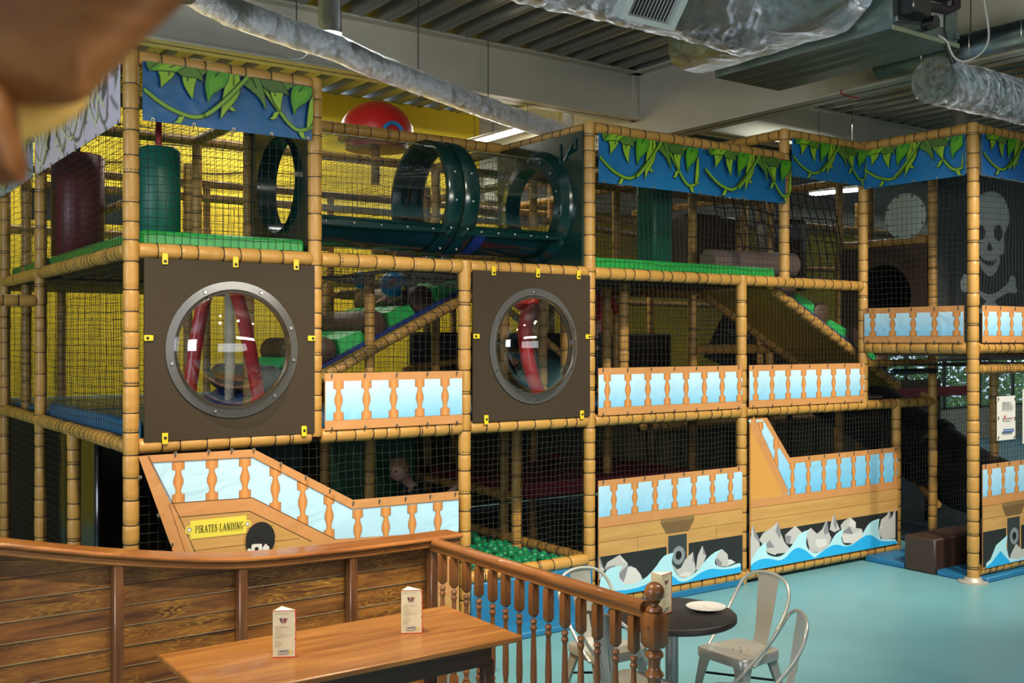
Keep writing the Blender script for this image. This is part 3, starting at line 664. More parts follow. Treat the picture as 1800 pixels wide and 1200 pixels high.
for cx, t_, b_ in ((340, 330, 550), (517, 320, 540), (691, 311, 526), (851, 355, 598), (995, 430, 668), (1134, 505, 740), (1285, 582, 800), (1433, 570, 790), (1572, 556, 770), (1707, 543, 755)):
    p, q_ = WA(cx, t_+4), WA(cx, b_-2); wd = .072
    if q_.z < .3: continue
    baluster(P, lambda u, z: Vector((u, YF, z)), p.x, q_.z, p.z, wd)
shape(P, WA, [(290, 552), (728, 522), (1168, 742), (1818, 706), (1818, 1240), (520, 1240)], ORG, CL)
shape(P, WA, [(338, 625), (712, 592), (1040, 752), (1560, 1000), (1818, 1060), (1818, 1240), (548, 1240)], HULL, CL)
for a, b in (((345, 690), (920, 700)), ((372, 745), (1010, 690)), ((395, 800), (960, 760))):
    pass
for dz in (.105, .21, .315, .42, .52):
    z = WA(560, 610).z-dz; xa = lp(WA(338, 625).x, WA(548, 1240).x, dz/.75)
    bA, bB_ = WA(712, 592), WA(1040, 752); xe = bA.x+(bB_.x-bA.x)*(bA.z-z)/(bA.z-bB_.z)-.03; xe = min(xe, 4.1); P.poly([Vector((xa+.02, YF, z)), Vector((xe, YF, z)), Vector((xe, YF, z-.004)), Vector((xa+.02, YF, z-.004))], HULLD)
for seg in ([(198, 338), (730, 310), (1255, 583), (1818, 532)], [(300, 552), (728, 522), (1168, 742)], [(180, 300), (345, 625), (430, 815)], [(338, 625), (712, 592), (1040, 752)]):
    for i in range(len(seg)-1):
        a, b = WA(*seg[i]), WA(*seg[i+1]); u = (b-a).normalized(); nn = Vector((-u.z, 0, u.x))*.0022
        P.poly([a+nn, b+nn, b-nn, a-nn], LN)
# name board
BRASS = mat('name_board_yellow', (.72, .62, .07), .45); BRD = mat('name_board_edge', (.48, .33, .08), .5); INK = mat('black_ink', (.012, .012, .012), .5)
WS = crop(300, 880, 8.18, Yp=YF)
c0, c1 = WS(278, 410), WS(1080, 338); zc = (c0.z+c1.z)/2; xa, xb = c0.x, c1.x; hh = .056
P.poly([Vector((xa-.008, YF, zc-hh-.006)), Vector((xb+.008, YF, zc-hh-.006)), Vector((xb+.008, YF, zc+hh+.008)), Vector((xa-.008, YF, zc+hh+.008))], BRD)
for xx in (xa-.008, xb+.008): P.poly([Vector((xx+.026*cos(a), YF, zc+.026*sin(a))) for a in [2*pi*k/16 for k in range(16)]], BRASS)
P.poly([Vector((xa, YF, zc-hh)), Vector((xb, YF, zc-hh)), Vector((xb, YF, zc+hh)), Vector((xa, YF, zc+hh))], BRASS)
for xx in (xa-.008, xb+.008):
    P.poly([Vector((xx+.016*cos(a), YF, zc+.016*sin(a))) for a in [2*pi*k/14 for k in range(14)]], LN)
    P.poly([Vector((xx+.012*cos(a), YF, zc+.012*sin(a))) for a in [2*pi*k/14 for k in range(14)]], ROCKL)
# serif letters drawn as strokes: (x0,y0,x1,y1,weight); unit height 1
G = {'P': (.62, [(.14, 0, .14, 1, 2), (0, 0, .3, 0, 1), (0, 1, .34, 1, 1), (.34, 1, .5, .93, 1.2), (.5, .93, .56, .75, 2), (.56, .75, .5, .57, 2), (.5, .57, .34, .5, 1.2), (.34, .5, .14, .5, 1)]),
     'I': (.32, [(.15, 0, .15, 1, 2), (0, 0, .3, 0, 1), (0, 1, .3, 1, 1)]),
     'R': (.74, [(.14, 0, .14, 1, 2), (0, 0, .3, 0, 1), (0, 1, .34, 1, 1), (.34, 1, .5, .93, 1.2), (.5, .93, .55, .76, 2), (.55, .76, .5, .59, 2), (.5, .59, .34, .52, 1.2), (.34, .52, .14, .52, 1), (.34, .52, .62, .02, 2), (.58, 0, .74, 0, 1)]),
     'A': (.78, [(.08, 0, .38, 1, 1), (.38, 1, .68, 0, 2.2), (.2, .36, .56, .36, 1), (0, 0, .2, 0, 1), (.56, 0, .78, 0, 1)]),
     'T': (.68, [(.33, 0, .33, 1, 2), (.2, 0, .46, 0, 1), (.02, 1, .64, 1, 1), (.02, 1, .0, .78, 1), (.64, 1, .66, .78, 1)]),
     'E': (.64, [(.14, 0, .14, 1, 2), (0, 0, .56, 0, 1), (0, 1, .54, 1, 1), (.14, .52, .42, .52, 1), (.56, 0, .6, .22, 1), (.54, 1, .56, .8, 1), (.42, .62, .42, .42, 1)]),
     'S': (.52, [(.44, .8, .42, .93, 1), (.42, .93, .24, 1, 1.2), (.24, 1, .08, .9, 1.5), (.08, .9, .06, .72, 2), (.06, .72, .2, .58, 2), (.2, .58, .38, .44, 2), (.38, .44, .46, .28, 2), (.46, .28, .42, .08, 1.6), (.42, .08, .24, 0, 1.2), (.24, 0, .06, .08, 1.2), (.06, .08, .03, .26, 1)]),
     'L': (.60, [(.14, 0, .14, 1, 2), (0, 0, .54, 0, 1), (0, 1, .3, 1, 1), (.54, 0, .58, .24, 1)]),
     'N': (.80, [(.14, 0, .14, 1, 1), (.14, 1, .64, 0, 2.2), (.64, 0, .64, 1, 1), (0, 0, .28, 0, 1), (0, 1, .14, 1, 1), (.5, 1, .78, 1, 1)]),
     'D': (.76, [(.14, 0, .14, 1, 2), (0, 0, .38, 0, 1), (0, 1, .38, 1, 1), (.38, 1, .58, .86, 1.3), (.58, .86, .66, .5, 2), (.66, .5, .58, .14, 2), (.58, .14, .38, 0, 1.3)]),
     'G': (.78, [(.62, .78, .6, .92, 1), (.6, .92, .38, 1, 1.2), (.38, 1, .14, .84, 1.6), (.14, .84, .05, .5, 2), (.05, .5, .14, .16, 2), (.14, .16, .38, 0, 1.4), (.38, 0, .62, .1, 1.2), (.62, .1, .62, .42, 2), (.5, .42, .74, .42, 1)]), ' ': (.34, []),
     'U': (.72, [(.12, 1, .12, .25, 2), (.12, .25, .3, 0, 1.5), (.3, 0, .5, .02, 1.3), (.5, .02, .62, .25, 1), (.62, .25, .62, 1, 1), (0, 1, .26, 1, 1), (.5, 1, .74, 1, 1)]),
     'B': (.66, [(.14, 0, .14, 1, 2), (0, 0, .36, 0, 1), (0, 1, .34, 1, 1), (.34, 1, .5, .88, 1.5), (.5, .88, .48, .66, 2), (.48, .66, .3, .54, 1.2), (.14, .54, .36, .54, 1), (.36, .54, .56, .4, 1.6), (.56, .4, .54, .12, 2), (.54, .12, .36, 0, 1.4)]),
     'Y': (.7, [(.34, 0, .34, .48, 2), (.34, .48, .08, 1, 2), (.34, .48, .62, 1, 1), (.2, 0, .48, 0, 1), (0, 1, .2, 1, 1), (.5, 1, .72, 1, 1)]),
     '&': (.75, [(.66, 0, .2, .7, 1.6), (.2, .7, .24, .95, 1.4), (.24, .95, .42, .95, 1.2), (.42, .95, .44, .72, 1.2), (.44, .72, .06, .32, 1.4), (.06, .32, .12, .04, 1.6), (.12, .04, .4, .02, 1.2), (.4, .02, .66, .44, 1.2)]),
     }
def write(P, W, text, u0, z0, h, m_, width=None, wt=.042):
    tot = sum(G[c][0]+.12 for c in text); sx = (width/(tot*h)) if width else 1
    x = u0
    for c in text:
        for a, b, c_, d, k in G[c][1]:
            p, q = Vector((a, b)), Vector((c_, d)); t = (q-p).normalized(); n_ = Vector((-t.y, t.x))*wt*k; e = t*wt*.6
            P.poly([W(x+r_.x*h*sx, z0+r_.y*h) for r_ in (p-e+n_, q+e+n_, q+e-n_, p-e-n_)], m_)
        x += (G[c][0]+.12)*h*sx
write(P, lambda u, z: Vector((u, YF, z)), 'PIRATES LANDING', xa+.03, zc-.021, .042, INK, xb-xa-.05, .038)
# black roundel with the pale badge under the board
cc = WS(1272, 545); rr_ = .105
P.poly([Vector((cc.x+rr_*cos(a)*.95, YF, cc.z+rr_*sin(a)*1.08)) for a in [2*pi*k/32 for k in range(32)]], INK)
shape(P, WS, curve2([(1140, 625), (1170, 612), (1290, 608), (1296, 690), (1280, 740), (1140, 745)], 1), ROCKL); shape(P, WS, [(1300, 660), (1346, 606), (1400, 655), (1380, 740), (1305, 740)], ROCKL); shape(P, WS, curve2([(1080, 690), (1110, 672), (1136, 680), (1140, 740), (1090, 740)], 1), ROCKL)
shape(P, WS, curve2([(1185, 672), (1210, 652), (1240, 660), (1245, 700), (1190, 705)], 1), INK)
P.build(A)
ed = [WA(*p)-oA for p in ((325, 290), (500, 279), (622, 272), (738, 270), (880, 343), (1012, 414), (1140, 482), (1262, 548), (1400, 537), (1538, 524), (1668, 512), (1800, 500), (138, 415), (236, 615), (307, 768))]
eyelets(A, ed, F_)
# --- ship banner B: gun port bay
def ship_low(org, width, label, blue_u0, WC, clampx, port=None, zt=1.075, seed=0, rocks=None, waves=None, waves2=None, extra=None):
    b = empty('ship_banner', (org[0], YF if org[1] == 0 else org[1], .12), label, 'banner'); yy = YF if org[1] == 0 else org[1]; o0 = Vector((org[0], yy, .12))
    W = lambda u, z: Vector((org[0]+u, yy, z))
    m = MB(); m.prism([(0, .12), (width, .12), (width, zt), (0, zt)], lambda u, z: W(u, z)-o0, lambda u, z: W(u, z)+Vector((0, .003, 0))-o0); m.build('banner_cloth', ORG, b, smooth=False)
    P = Print(None, F_, o0)
    P.poly([W(.004, .78), W(width-.004, .78), W(width-.004, 1.028), W(.004, 1.028)], skyM(0.5, 1.0, 'low'))
    u = blue_u0
    while u < width-.02: baluster(P, W, u, .78, 1.028, .070); u += .228
    P.poly([W(.004, .14), W(width-.004, .14), W(width-.004, .695), W(.004, .695)], HULL)
    P.poly([W(.004, .692), W(width-.004, .692), W(width-.004, .696), W(.004, .696)], HULLD)
    P.poly([W(.004, .575), W(width-.004, .575), W(width-.004, .5785), W(.004, .5785)], HULLD)
    for k, z0, z1 in ((.42, .46, .577), (.95, .577, .694), (1.35, .46, .577)):
        if k < width: P.poly([W(k, z0), W(k+.003, z0), W(k+.003, z1), W(k, z1)], HULLD)
    P.poly([W(.004, .14), W(width-.004, .14), W(width-.004, .46), W(.004, .46)], SEA)
    return b, P, W
# the gun port
def port(P, W, u):
    T1 = mat('port_hood_ink', (.24, .15, .055), .5); T2 = mat('port_hood_dark_ink', (.17, .10, .04), .5)
    P.poly([W(u-.20, .70), W(u+.20, .70), W(u+.20, .665), W(u-.20, .665)], T1); P.poly([W(u-.20, .665), W(u+.20, .665), W(u+.13, .565), W(u-.13, .565)], T2)
    P.poly([W(u-.13, .565), W(u+.13, .565), W(u+.13, .16), W(u-.13, .16)], mat('port_frame_ink', (.55, .30, .10), .5)); P.poly([W(u-.112, .548), W(u+.108, .548), W(u+.108, .178), W(u-.112, .178)], mat('port_dark_ink', (.035, .045, .045), .5))
    for r_, m_ in ((.075, mat('ring_ink', (.22, .26, .29), .5)), (.036, INK)): P.poly([W(u+.01+r_*cos(a), .37+r_*sin(a)*1.05) for a in [2*pi*k/28 for k in range(28)]], m_)
bB, P, W = ship_low((5.44, 0), 1.69, 'printed ship banner with one gun port and rocks, left of the two lower ship banners', .165, None, None)
port(P, W, .88)
WR = crop(1000, 920, 4.2857, Yp=YF); CLB = (5.445, 7.125, .125)
def R(pts, m_, c=CLB, it=0, WW=None): shape(P, WW or WR, curve2(pts, it) if it else pts, m_, c)
R([(185, 330), (195, 230), (205, 205), (225, 240), (245, 300), (265, 345), (230, 420), (185, 430)], ROCK); R([(205, 205), (225, 240), (245, 300), (265, 345), (235, 320), (215, 260)], ROCKD)
R([(265, 335), (285, 290), (378, 233), (400, 260), (440, 300), (430, 340), (380, 370), (280, 365)], ROCK); R([(265, 335), (300, 320), (350, 310), (330, 360), (280, 365)], ROCKD); R([(378, 233), (440, 300), (400, 285)], ROCKL)
R([(220, 430), (280, 350), (340, 320), (400, 318), (375, 370), (380, 410), (400, 440), (480, 450), (560, 420), (640, 340), (700, 250), (740, 228), (785, 218), (772, 260), (770, 300), (790, 350), (820, 400), (880, 410), (960, 360), (1020, 280), (1080, 220), (1150, 190), (1110, 240), (1090, 290), (1110, 320), (1180, 330), (1270, 295), (1290, 300), (1290, 420), (780, 560), (220, 620)], WAVE, it=1)
R([(375, 420), (380, 360), (430, 330), (460, 318), (500, 335), (535, 380), (550, 420), (500, 450), (420, 455)], ROCKL); R([(375, 370), (430, 320), (445, 310), (420, 400), (405, 440), (375, 400)], ROCKD)
R([(770, 300), (810, 345), (840, 330), (870, 270), (930, 210), (945, 300), (950, 350), (930, 380), (870, 400), (820, 395)], ROCK); R([(930, 210), (945, 300), (925, 280)], ROCKD); R([(840, 370), (880, 360), (925, 370), (900, 400), (830, 400)], ROCKL)
R([(950, 350), (965, 240), (1000, 163), (1015, 200), (1030, 240), (1010, 290), (980, 340)], ROCK); R([(1000, 163), (1015, 200), (1030, 240), (1005, 230)], ROCKD)
R([(1095, 270), (1120, 220), (1150, 192), (1190, 230), (1195, 270), (1215, 268), (1250, 290), (1190, 320), (1120, 322)], ROCK); R([(1095, 270), (1115, 258), (1150, 295), (1140, 322), (1110, 315)], ROCKD); R([(1190, 270), (1215, 268), (1250, 290), (1200, 312)], ROCKL)
R([(220, 500), (400, 505), (560, 470), (660, 400), (740, 380), (790, 400), (830, 440), (900, 430), (980, 370), (1060, 335), (1150, 345), (1240, 335), (1290, 320), (1290, 420), (780, 560), (220, 640)], WAVE2, it=1)
P.build(bB); eyelets(bB, [Vector((u, 0, z)) for u in frange(.05, 1.64, .22) for z in (.945, .012)], F_)
# --- ship banner C: bow rail running down, waves
bC = empty('ship_banner', (7.22, YF, .12), 'printed ship banner with a stepped rail, rocks and big waves below the ramp bay', 'banner'); oC = Vector((7.22, YF, .12))
W1 = crop(1000, 600, 3, Yp=YF); W2 = crop(1400, 750, 4, Yp=YF)
zt = 1.50; pC = [W1(938, 408), W1(1045, 408), W1(1165, 612), W1(1713, 562)]; xr = 9.45
pC = [Vector((7.225, YF, zt)), Vector((pC[1].x, YF, zt)), pC[2], Vector((xr, YF, pC[2].z)), Vector((xr, YF, .12)), Vector((7.225, YF, .12))]
m = MB(); n = 6; m.add([p-oC for p in pC]+[p-oC+Vector((0, .003, 0)) for p in pC], [tuple(range(n)), tuple(reversed(range(n, 2*n)))]+[(i, i+n, (i+1) % n+n, (i+1) % n) for i in range(n)]); m.build('banner_cloth', ORG, bC, smooth=False)
P = Print(None, F_, oC); CLC = (7.23, 9.445, .125); zr = pC[2].z; V = lambda x, z: Vector((x, YF, z))
P.poly([W1(945, 415), W1(1022, 412), W1(1160, 646), V(xr-.005, zr-.048), V(xr-.005, .765), V(W1(1150, 0).x, .765)], skyM(.6, 1.5, 'bow'))
for cx, zA, zB in ((1010, 1.47, 1.10), (1092, 1.30, .84)): baluster(P, V, W1(cx, 0).x, zB, zA, .070)
x = W1(1178, 0).x
while x < xr-.02: baluster(P, V, x, .765, zr-.048, .070); x += .228
P.poly([V(7.23, 1.46), V(7.23, .70), V(W1(1146, 0).x, .70), V(W1(1146, 0).x, .765)], mat('banner_amber_ink', (.60, .30, .07), .5)); 
a, b = V(7.23, 1.47), V(W1(1146, 0).x, .765); nn = Vector((.045, 0, .05))
P.poly([a, a+nn, b+nn*.6, b-nn*.6, a-nn*1.2+Vector((.06, 0, 0))], ORG); P.poly([a+nn, b+nn*.6, b+nn*.6+Vector((.004, 0, 0)), a+nn+Vector((.004, 0, 0))], LN)
P.poly([V(7.23, .69), V(xr-.005, .69), V(xr-.005, .765), V(7.23, .765)], ORG)
P.poly([V(7.23, .14), V(xr-.005, .14), V(xr-.005, .69), V(7.23, .69)], HULL); P.poly([V(7.23, .688), V(xr-.005, .688), V(xr-.005, .692), V(7.23, .692)], HULLD); P.poly([V(7.23, .575), V(xr-.005, .575), V(xr-.005, .5785), V(7.23, .5785)], HULLD)
P.poly([V(7.23, .14), V(xr-.005, .14), V(xr-.005, .46), V(7.23, .46)], SEA)
def R1(p, m_): shape(P, W1, curve2(p, 2) if m_ in (WAVE, WAVE2) else p, m_, CLC)
def R2(p, m_): shape(P, W2, p, m_, CLC)
R1([(935, 1170), (940, 1040), (965, 965), (1000, 1040), (1005, 1100), (960, 1150)], ROCK); R1([(965, 965), (1000, 1040), (1000, 1060), (975, 1030)], ROCKD)
R1([(1000, 1045), (1020, 1010), (1065, 980), (1100, 950), (1110, 1000), (1135, 1060), (1180, 1110), (1060, 1120)], ROCK); R1([(1100, 950), (1115, 1010), (1110, 1040), (1085, 1000)], ROCKD)
R1([(1135, 1020), (1190, 970), (1220, 1000), (1240, 1030), (1190, 1070), (1140, 1060)], ROCK); R1([(1135, 1020), (1170, 1025), (1160, 1070), (1140, 1060)], ROCKD)
R2([(60, 740), (95, 708), (140, 750), (175, 720), (210, 648), (222, 740), (240, 780), (210, 880), (90, 880)], ROCK); R2([(210, 648), (222, 740), (195, 760), (185, 730)], ROCKD); R2([(130, 780), (210, 770), (215, 830), (160, 850)], ROCKL)
R2([(228, 720), (240, 660), (260, 608), (275, 660), (300, 720), (260, 740)], ROCK); R2([(260, 608), (280, 680), (270, 720), (255, 680)], ROCKD)
R2([(305, 690), (330, 660), (372, 635), (412, 670), (412, 710), (455, 715), (460, 760), (400, 820), (320, 810)], ROCK); R2([(310, 740), (370, 700), (395, 755)], ROCKD); R2([(372, 635), (412, 670), (405, 710), (360, 690)], ROCKL)
R2([(570, 740), (590, 650), (630, 620), (650, 580), (662, 640), (690, 570), (690, 780), (600, 790)], ROCK); R2([(650, 580), (662, 640), (640, 650)], ROCKD); R2([(580, 700), (640, 700), (640, 770)], ROCKL)
big = [(935, 1195), (985, 1100), (1030, 1055), (1070, 1048), (1035, 1090), (1040, 1125), (1110, 1140), (1170, 1080), (1210, 1010), (1265, 990), (1245, 1040), (1250, 1090)]
R1(big+[(1290, 1120), (1360, 1090), (1400, 1010), (1450, 985), (1430, 1030), (1440, 1070), (1480, 1075), (1540, 1020), (1580, 950), (1633, 932), (1625, 990), (1640, 1040), (1715, 1040), (1740, 1250), (935, 1250)], WAVE)
R1([(1035, 1060), (1062, 1030), (1110, 1085), (1085, 1125), (1040, 1110)], ROCK); R1([(1035, 1065), (1055, 1045), (1080, 1085), (1040, 1088)], ROCKD)
R2([(65, 740), (100, 750), (150, 760), (215, 770), (215, 840), (150, 880), (85, 850)], ROCK); R2([(130, 790), (200, 785), (210, 830), (160, 850), (130, 830)], ROCKL)
R2([(310, 760), (380, 755), (455, 720), (460, 765), (410, 815), (330, 815)], ROCKL); R2([(575, 745), (600, 700), (650, 700), (685, 700), (685, 780), (610, 790)], ROCK)
R1([(935, 1200), (985, 1150), (1050, 1140), (1120, 1160), (1190, 1080), (1240, 1095), (1290, 1140), (1350, 1090), (1400, 1065), (1470, 1085), (1530, 1040), (1580, 1010), (1640, 1055), (1715, 1050), (1740, 1250), (935, 1260)], WAVE2)
P.build(bC); eyelets(bC, [p-oC for p in [V(x, zr-.012) for x in frange(8.05, xr-.04, .22)]+[V(x, .135) for x in frange(7.28, xr-.04, .24)]], F_)
# --- ship banner D on the tower front
bD, P, W = ship_low((9.01, 5.295), 1.1, 'printed ship banner with a gun port on the front of the right tower', .12, None, None)
port(P, W, .52)
R_ = crop(1400, 750, 4, Yp=5.295)
for pts, m_ in (([(1500, 900), (1540, 820), (1580, 860), (1640, 830), (1640, 960), (1500, 950)], ROCK), ([(1330, 960), (1360, 930), (1400, 830), (1480, 760), (1470, 840), (1490, 920), (1560, 930), (1640, 880), (1700, 860), (1700, 1010), (1330, 1010)], WAVE), ([(1330, 985), (1370, 950), (1430, 870), (1500, 950), (1600, 930), (1700, 900), (1700, 1020), (1330, 1020)], WAVE2)):
    q = [R_(*p) for p in pts]; P.poly([Vector((min(max(p.x, 9.015), 10.10), 5.295, max(p.z, .125))) for p in q], m_)
P.build(bD); eyelets(bD, [Vector((u, 0, z)) for u in frange(.05, 1.05, .22) for z in (.945, .012)], F_)
# --- installer's notice on the tower net
sg = empty('notice', (9.3, 5.33, 1.3), 'white notice tied to the net of the right tower', 'sign'); so = Vector((9.3, 5.33, 1.3))
S1 = crop(1690, 620, 6.664, Yp=5.33); a, b = S1(418, 512), S1(632, 1008); m = MB(); m.box(Vector((a.x, 5.33, b.z))-so, Vector((b.x, 5.333, a.z))-so); m.build('sheet', mat('white_sheet', (.72, .72, .68), .5, bump=.2, bscale=6), sg, False)
P = Print(None, F_, so); GI = mat('grey_ink', (.22, .22, .26), .5)
w1 = lambda u, z: Vector((u, 5.33, z)); p = S1(478, 615); q = S1(578, 600); write(P, w1, 'SUPPLIED &', p.x, p.z-.004, .034, GI, q.x-p.x, .05)
p = S1(470, 658); q = S1(588, 640); write(P, w1, 'INSTALLED BY', p.x, p.z-.004, .034, GI, q.x-p.x, .05)
for pts, m_ in (([(468, 732), (476, 728), (500, 775), (490, 778)], RED()), ([(492, 730), (500, 732), (480, 778), (472, 775)], RED()), ([(556, 775), (575, 742), (580, 745), (562, 778)], RED()), ([(500, 762), (555, 755), (556, 772), (502, 776)], GI), ([(466, 892), (588, 884), (588, 918), (466, 927)], mat('blue_bar_ink', (.02, .09, .35), .5)), ([(474, 906), (580, 899), (580, 906), (474, 914)], ROCKL)):
    P.poly([S1(*c) for c in pts], m_)
P.build(sg); eyelets(sg, [S1(x, y)-so for x, y in ((430, 537), (624, 528), (430, 757), (620, 760), (430, 990), (618, 980))], F_)
s2 = MB(); a, b = S1(718, 425), S1(960, 1038); s2.box(Vector((a.x, 5.33, b.z)), Vector((b.x, 5.333, a.z))); tag(s2.build('notice', mat('white_sheet'), smooth=False), 'white notice cut off by the right edge of the photo', 'sign')

# ------------------------------------------------------------------ skull cloth behind the tower
sk = empty('skull_cloth', (10.22, 6.62, 1.98), 'dark grey cloth with a white skull and crossbones in the right tower', 'banner'); ko = Vector((10.22, 6.62, 1.98))
m = MB(); m.box((0, 0, 0), (2.4, .004, 2.1)); m.build('banner_cloth', cloth('skull_grey', (.085, .10, .10), .55), sk, False)
P = Print(None, F_, ko); K = crop(1300, 200, 3.6, Yp=6.62); BN = mat('bone_ink', (.68, .74, .72), .5); GK = mat('skull_grey')
def kp(pts, m_, it=2): P.poly([K(*c) for c in curve2(pts, it)], m_)
kp([(1480, 600), (1500, 530), (1560, 490), (1630, 492), (1680, 540), (1706, 620), (1705, 700), (1680, 740), (1672, 780), (1678, 880), (1640, 900), (1600, 935), (1550, 930), (1515, 890), (1490, 840), (1470, 760), (1465, 680)], BN)
kp([(1500, 870), (1520, 890), (1540, 940), (1600, 945), (1640, 900), (1650, 930), (1620, 1010), (1585, 1032), (1560, 1020), (1530, 980), (1505, 920)], BN)
kp([(1608, 740), (1620, 705), (1650, 703), (1664, 740), (1660, 790), (1640, 808), (1612, 790)], GK); kp([(1498, 750), (1510, 705), (1540, 705), (1558, 745), (1548, 790), (1520, 800), (1500, 790)], GK)
kp([(1580, 810), (1602, 850), (1598, 866), (1566, 866), (1564, 850)], GK, 1); kp([(1505, 880), (1525, 930), (1570, 962), (1610, 958), (1645, 905), (1620, 935), (1585, 945), (1545, 925)], GK, 1)
kp([(1400, 1120), (1395, 1060), (1420, 1012), (1450, 1020), (1458, 1060), (1480, 1090), (1585, 1160), (1700, 1075), (1705, 1040), (1725, 1018), (1745, 1040), (1748, 1090), (1760, 1120), (1740, 1142), (1700, 1125), (1610, 1185), (1680, 1260), (1500, 1260), (1560, 1185), (1470, 1110), (1425, 1130)], BN)
P.build(sk)
# ------------------------------------------------------------------ bubble windows
def plate_hole(m, w_, h, r, M, th=.014, n=64, rz=None, c=(0, 0)):
    """rectangular board with a round hole; M maps (u, v, depth) to 3-D"""
    out = []; inn = []
    for k in range(n):
        a = 2*pi*k/n+pi/4; ca, sa = cos(a), sin(a); s_ = min((w_/2)/max(abs(ca), 1e-6), (h/2)/max(abs(sa), 1e-6)); 
        out.append((ca*s_, sa*s_)); inn.append((c[0]+ca*r, c[1]+sa*(rz or r)))
    # snap nearest samples onto the corners
    for cx in (-w_/2, w_/2):
        for cy in (-h/2, h/2):
            i = min(range(n), key=lambda i: (out[i][0]-cx)**2+(out[i][1]-cy)**2); out[i] = (cx, cy)
    vs = [M(u, v, 0) for u, v in out]+[M(u, v, 0) for u, v in inn]+[M(u, v, th) for u, v in out]+[M(u, v, th) for u, v in inn]; fs = []
    for i in range(n):
        j = (i+1) % n
        fs += [(i, j, n+j, n+i), (2*n+j, 2*n+i, 3*n+i, 3*n+j), (i, 2*n+i, 2*n+j, j), (n+j, 3*n+j, 3*n+i, n+i)]
    m.add(vs, fs)
ACR = clear('acrylic', (.93, .95, .96), 1.52, .015)
def bubble(cx, cz, w_, h, R, label, clips, bolts, tall=1.0):
    y = Y0-.052; b = empty('bubble_window', (cx, y, cz-h/2), label, 'window'); o = Vector((0, 0, h/2))
    m = MB(); plate_hole(m, w_, h, R-.03, lambda u, v, d: Vector((u, d, v))+o, rz=(R-.03)*tall); m.build('board', BOARD(), b, smooth=False)
    prof = [(R+.045, -.004), (R+.045, -.010), (R-.005, -.012), (R-.015, -.03)]
    D_ = .21; N_ = 14
    prof += [((R-.02)*cos(pi/2*t/N_)+1e-4, -.03-D_*sin(pi/2*t/N_)) for t in range(1, N_+1)]
    n = 56; vs = []; fs = []
    for r_, y_ in prof:
        for k in range(n): a = 2*pi*k/n; vs.append(Vector((r_*cos(a), y_, r_*sin(a)*tall))+o)
    for i in range(2, len(prof)-1):
        for k in range(n): l = (k+1) % n; fs.append((i*n+k, (i+1)*n+k, (i+1)*n+l, i*n+l))
    q = MB(); q.add(vs, fs); q.build('dome', ACR, b)
    q = MB(); q.add(vs[:4*n], [(i*n+k, (i+1)*n+k, (i+1)*n+(k+1) % n, i*n+(k+1) % n) for i in range(2) for k in range(n)]); q.build('flange_ring', mat('acrylic_flange', (.085, .083, .080), .2, coat=.35), b)
    for a in bolts:
        q = MB(); p = Vector(((R+.018)*cos(radians(a)), -.014, (R+.018)*sin(radians(a))*tall))+o
        q.sweep([p, p+Vector((0, -.008, 0))], [.013, .010], 8); q.build('bolt', BOLT(), b)
    for (u, v, vert) in clips:
        q = MB(); p = Vector((u*w_/2, 0, v*h/2))+o
        if vert: q.rbox(p+Vector((-.018, -.012, -.035 if v > 0 else -.02)), p+Vector((.018, -.002, .035 if v > 0 else .05)), .003)
        else: q.rbox(p+Vector((-.035 if u > 0 else -.02, -.012, -.018)), p+Vector((.02 if u > 0 else .035, -.002, .018)), .003)
        c = q.build('clip', YEL(), b); k = MB(); e = p+Vector((0, -.012, -.015 if v > 0 else .02)) if vert else p+Vector((0, -.012, 0)); k.sweep([e, e+Vector((0, -.007, 0))], [.010, .007], 8); k.build('clip_bolt', TIE(), c)
    return b
CL6 = [(-.78, 1, True), (.02, 1, True), (.76, 1, True), (-.97, .13, False), (.97, .13, False), (-.78, -1, True), (.86, -1, True)]
bubble(2.405, 2.148, 1.12, 1.12, .39, 'large round bubble window in the dark board at the left corner', CL6, [20, 64, 118, 192, 252, 312, 350])
bubble(4.795, 2.165, 1.12, 1.13, .375, 'smaller bubble window in the dark board beside the ball pit bay', [(-.68, 1, True), (.06, 1, True), (.78, 1, True), (-.97, .13, False), (.97, .13, False), (-.8, -1, True), (.84, -1, True)], [18, 90, 150, 205, 270, 335], 1.06)

# ------------------------------------------------------------------ crawl tunnel
tn = empty('crawl_tunnel', (2.99, 7.14, 2.85), 'clear crawl tunnel with dark green collars and end plates on the upper level', 'tunnel'); TO = Vector((2.99, 7.14, 2.85)); TZ = 3.33-2.85; TR = .42
for xx, s_, lab in ((.0, 1, None), (2.36, -1, None)):
    m = MB(); plate_hole(m, 1.20, 1.14, .345, lambda u, v, d: Vector((xx+d*s_, u*s_, v+TZ)), .03, c=(0, 0)); 
    p = m.build('end_plate', DGREEN(), tn, smooth=False)
    q = MB(); # moulded swelling around the mouth
    for r0, r1, d0, d1 in ((.50, .47, 0, .05), (.47, .43, .05, .10), (.43, .345, .10, .12), (.345, .345, .12, -.03)):
        vs = []; n = 40
        for r_, d_ in ((r0, d0), (r1, d1)): vs += [Vector((xx+d_*s_, r_*cos(2*pi*k/n), r_*sin(2*pi*k/n)+TZ)) for k in range(n)]
        q.add(vs, [(k, (k+1) % n, n+(k+1) % n, n+k) for k in range(n)])
    q.build('mouth_ring', DGREEN(), tn)
    q = MB()
    for a, e in (((.32, .34), (.32, .50)), ((.38, .36), (.52, .52)), ((.52, .52), (.52, .43)), ((.52, .43), (.43, .41))): q.sweep([(xx-.012 if s_ > 0 else xx-.036, -a[0]*s_*-1 if 0 else -a[0], a[1]+TZ), (xx-.012 if s_ > 0 else xx-.036, -e[0], e[1]+TZ)], .012, 6)
    q.build('moulded_rib', DGREEN(), tn)
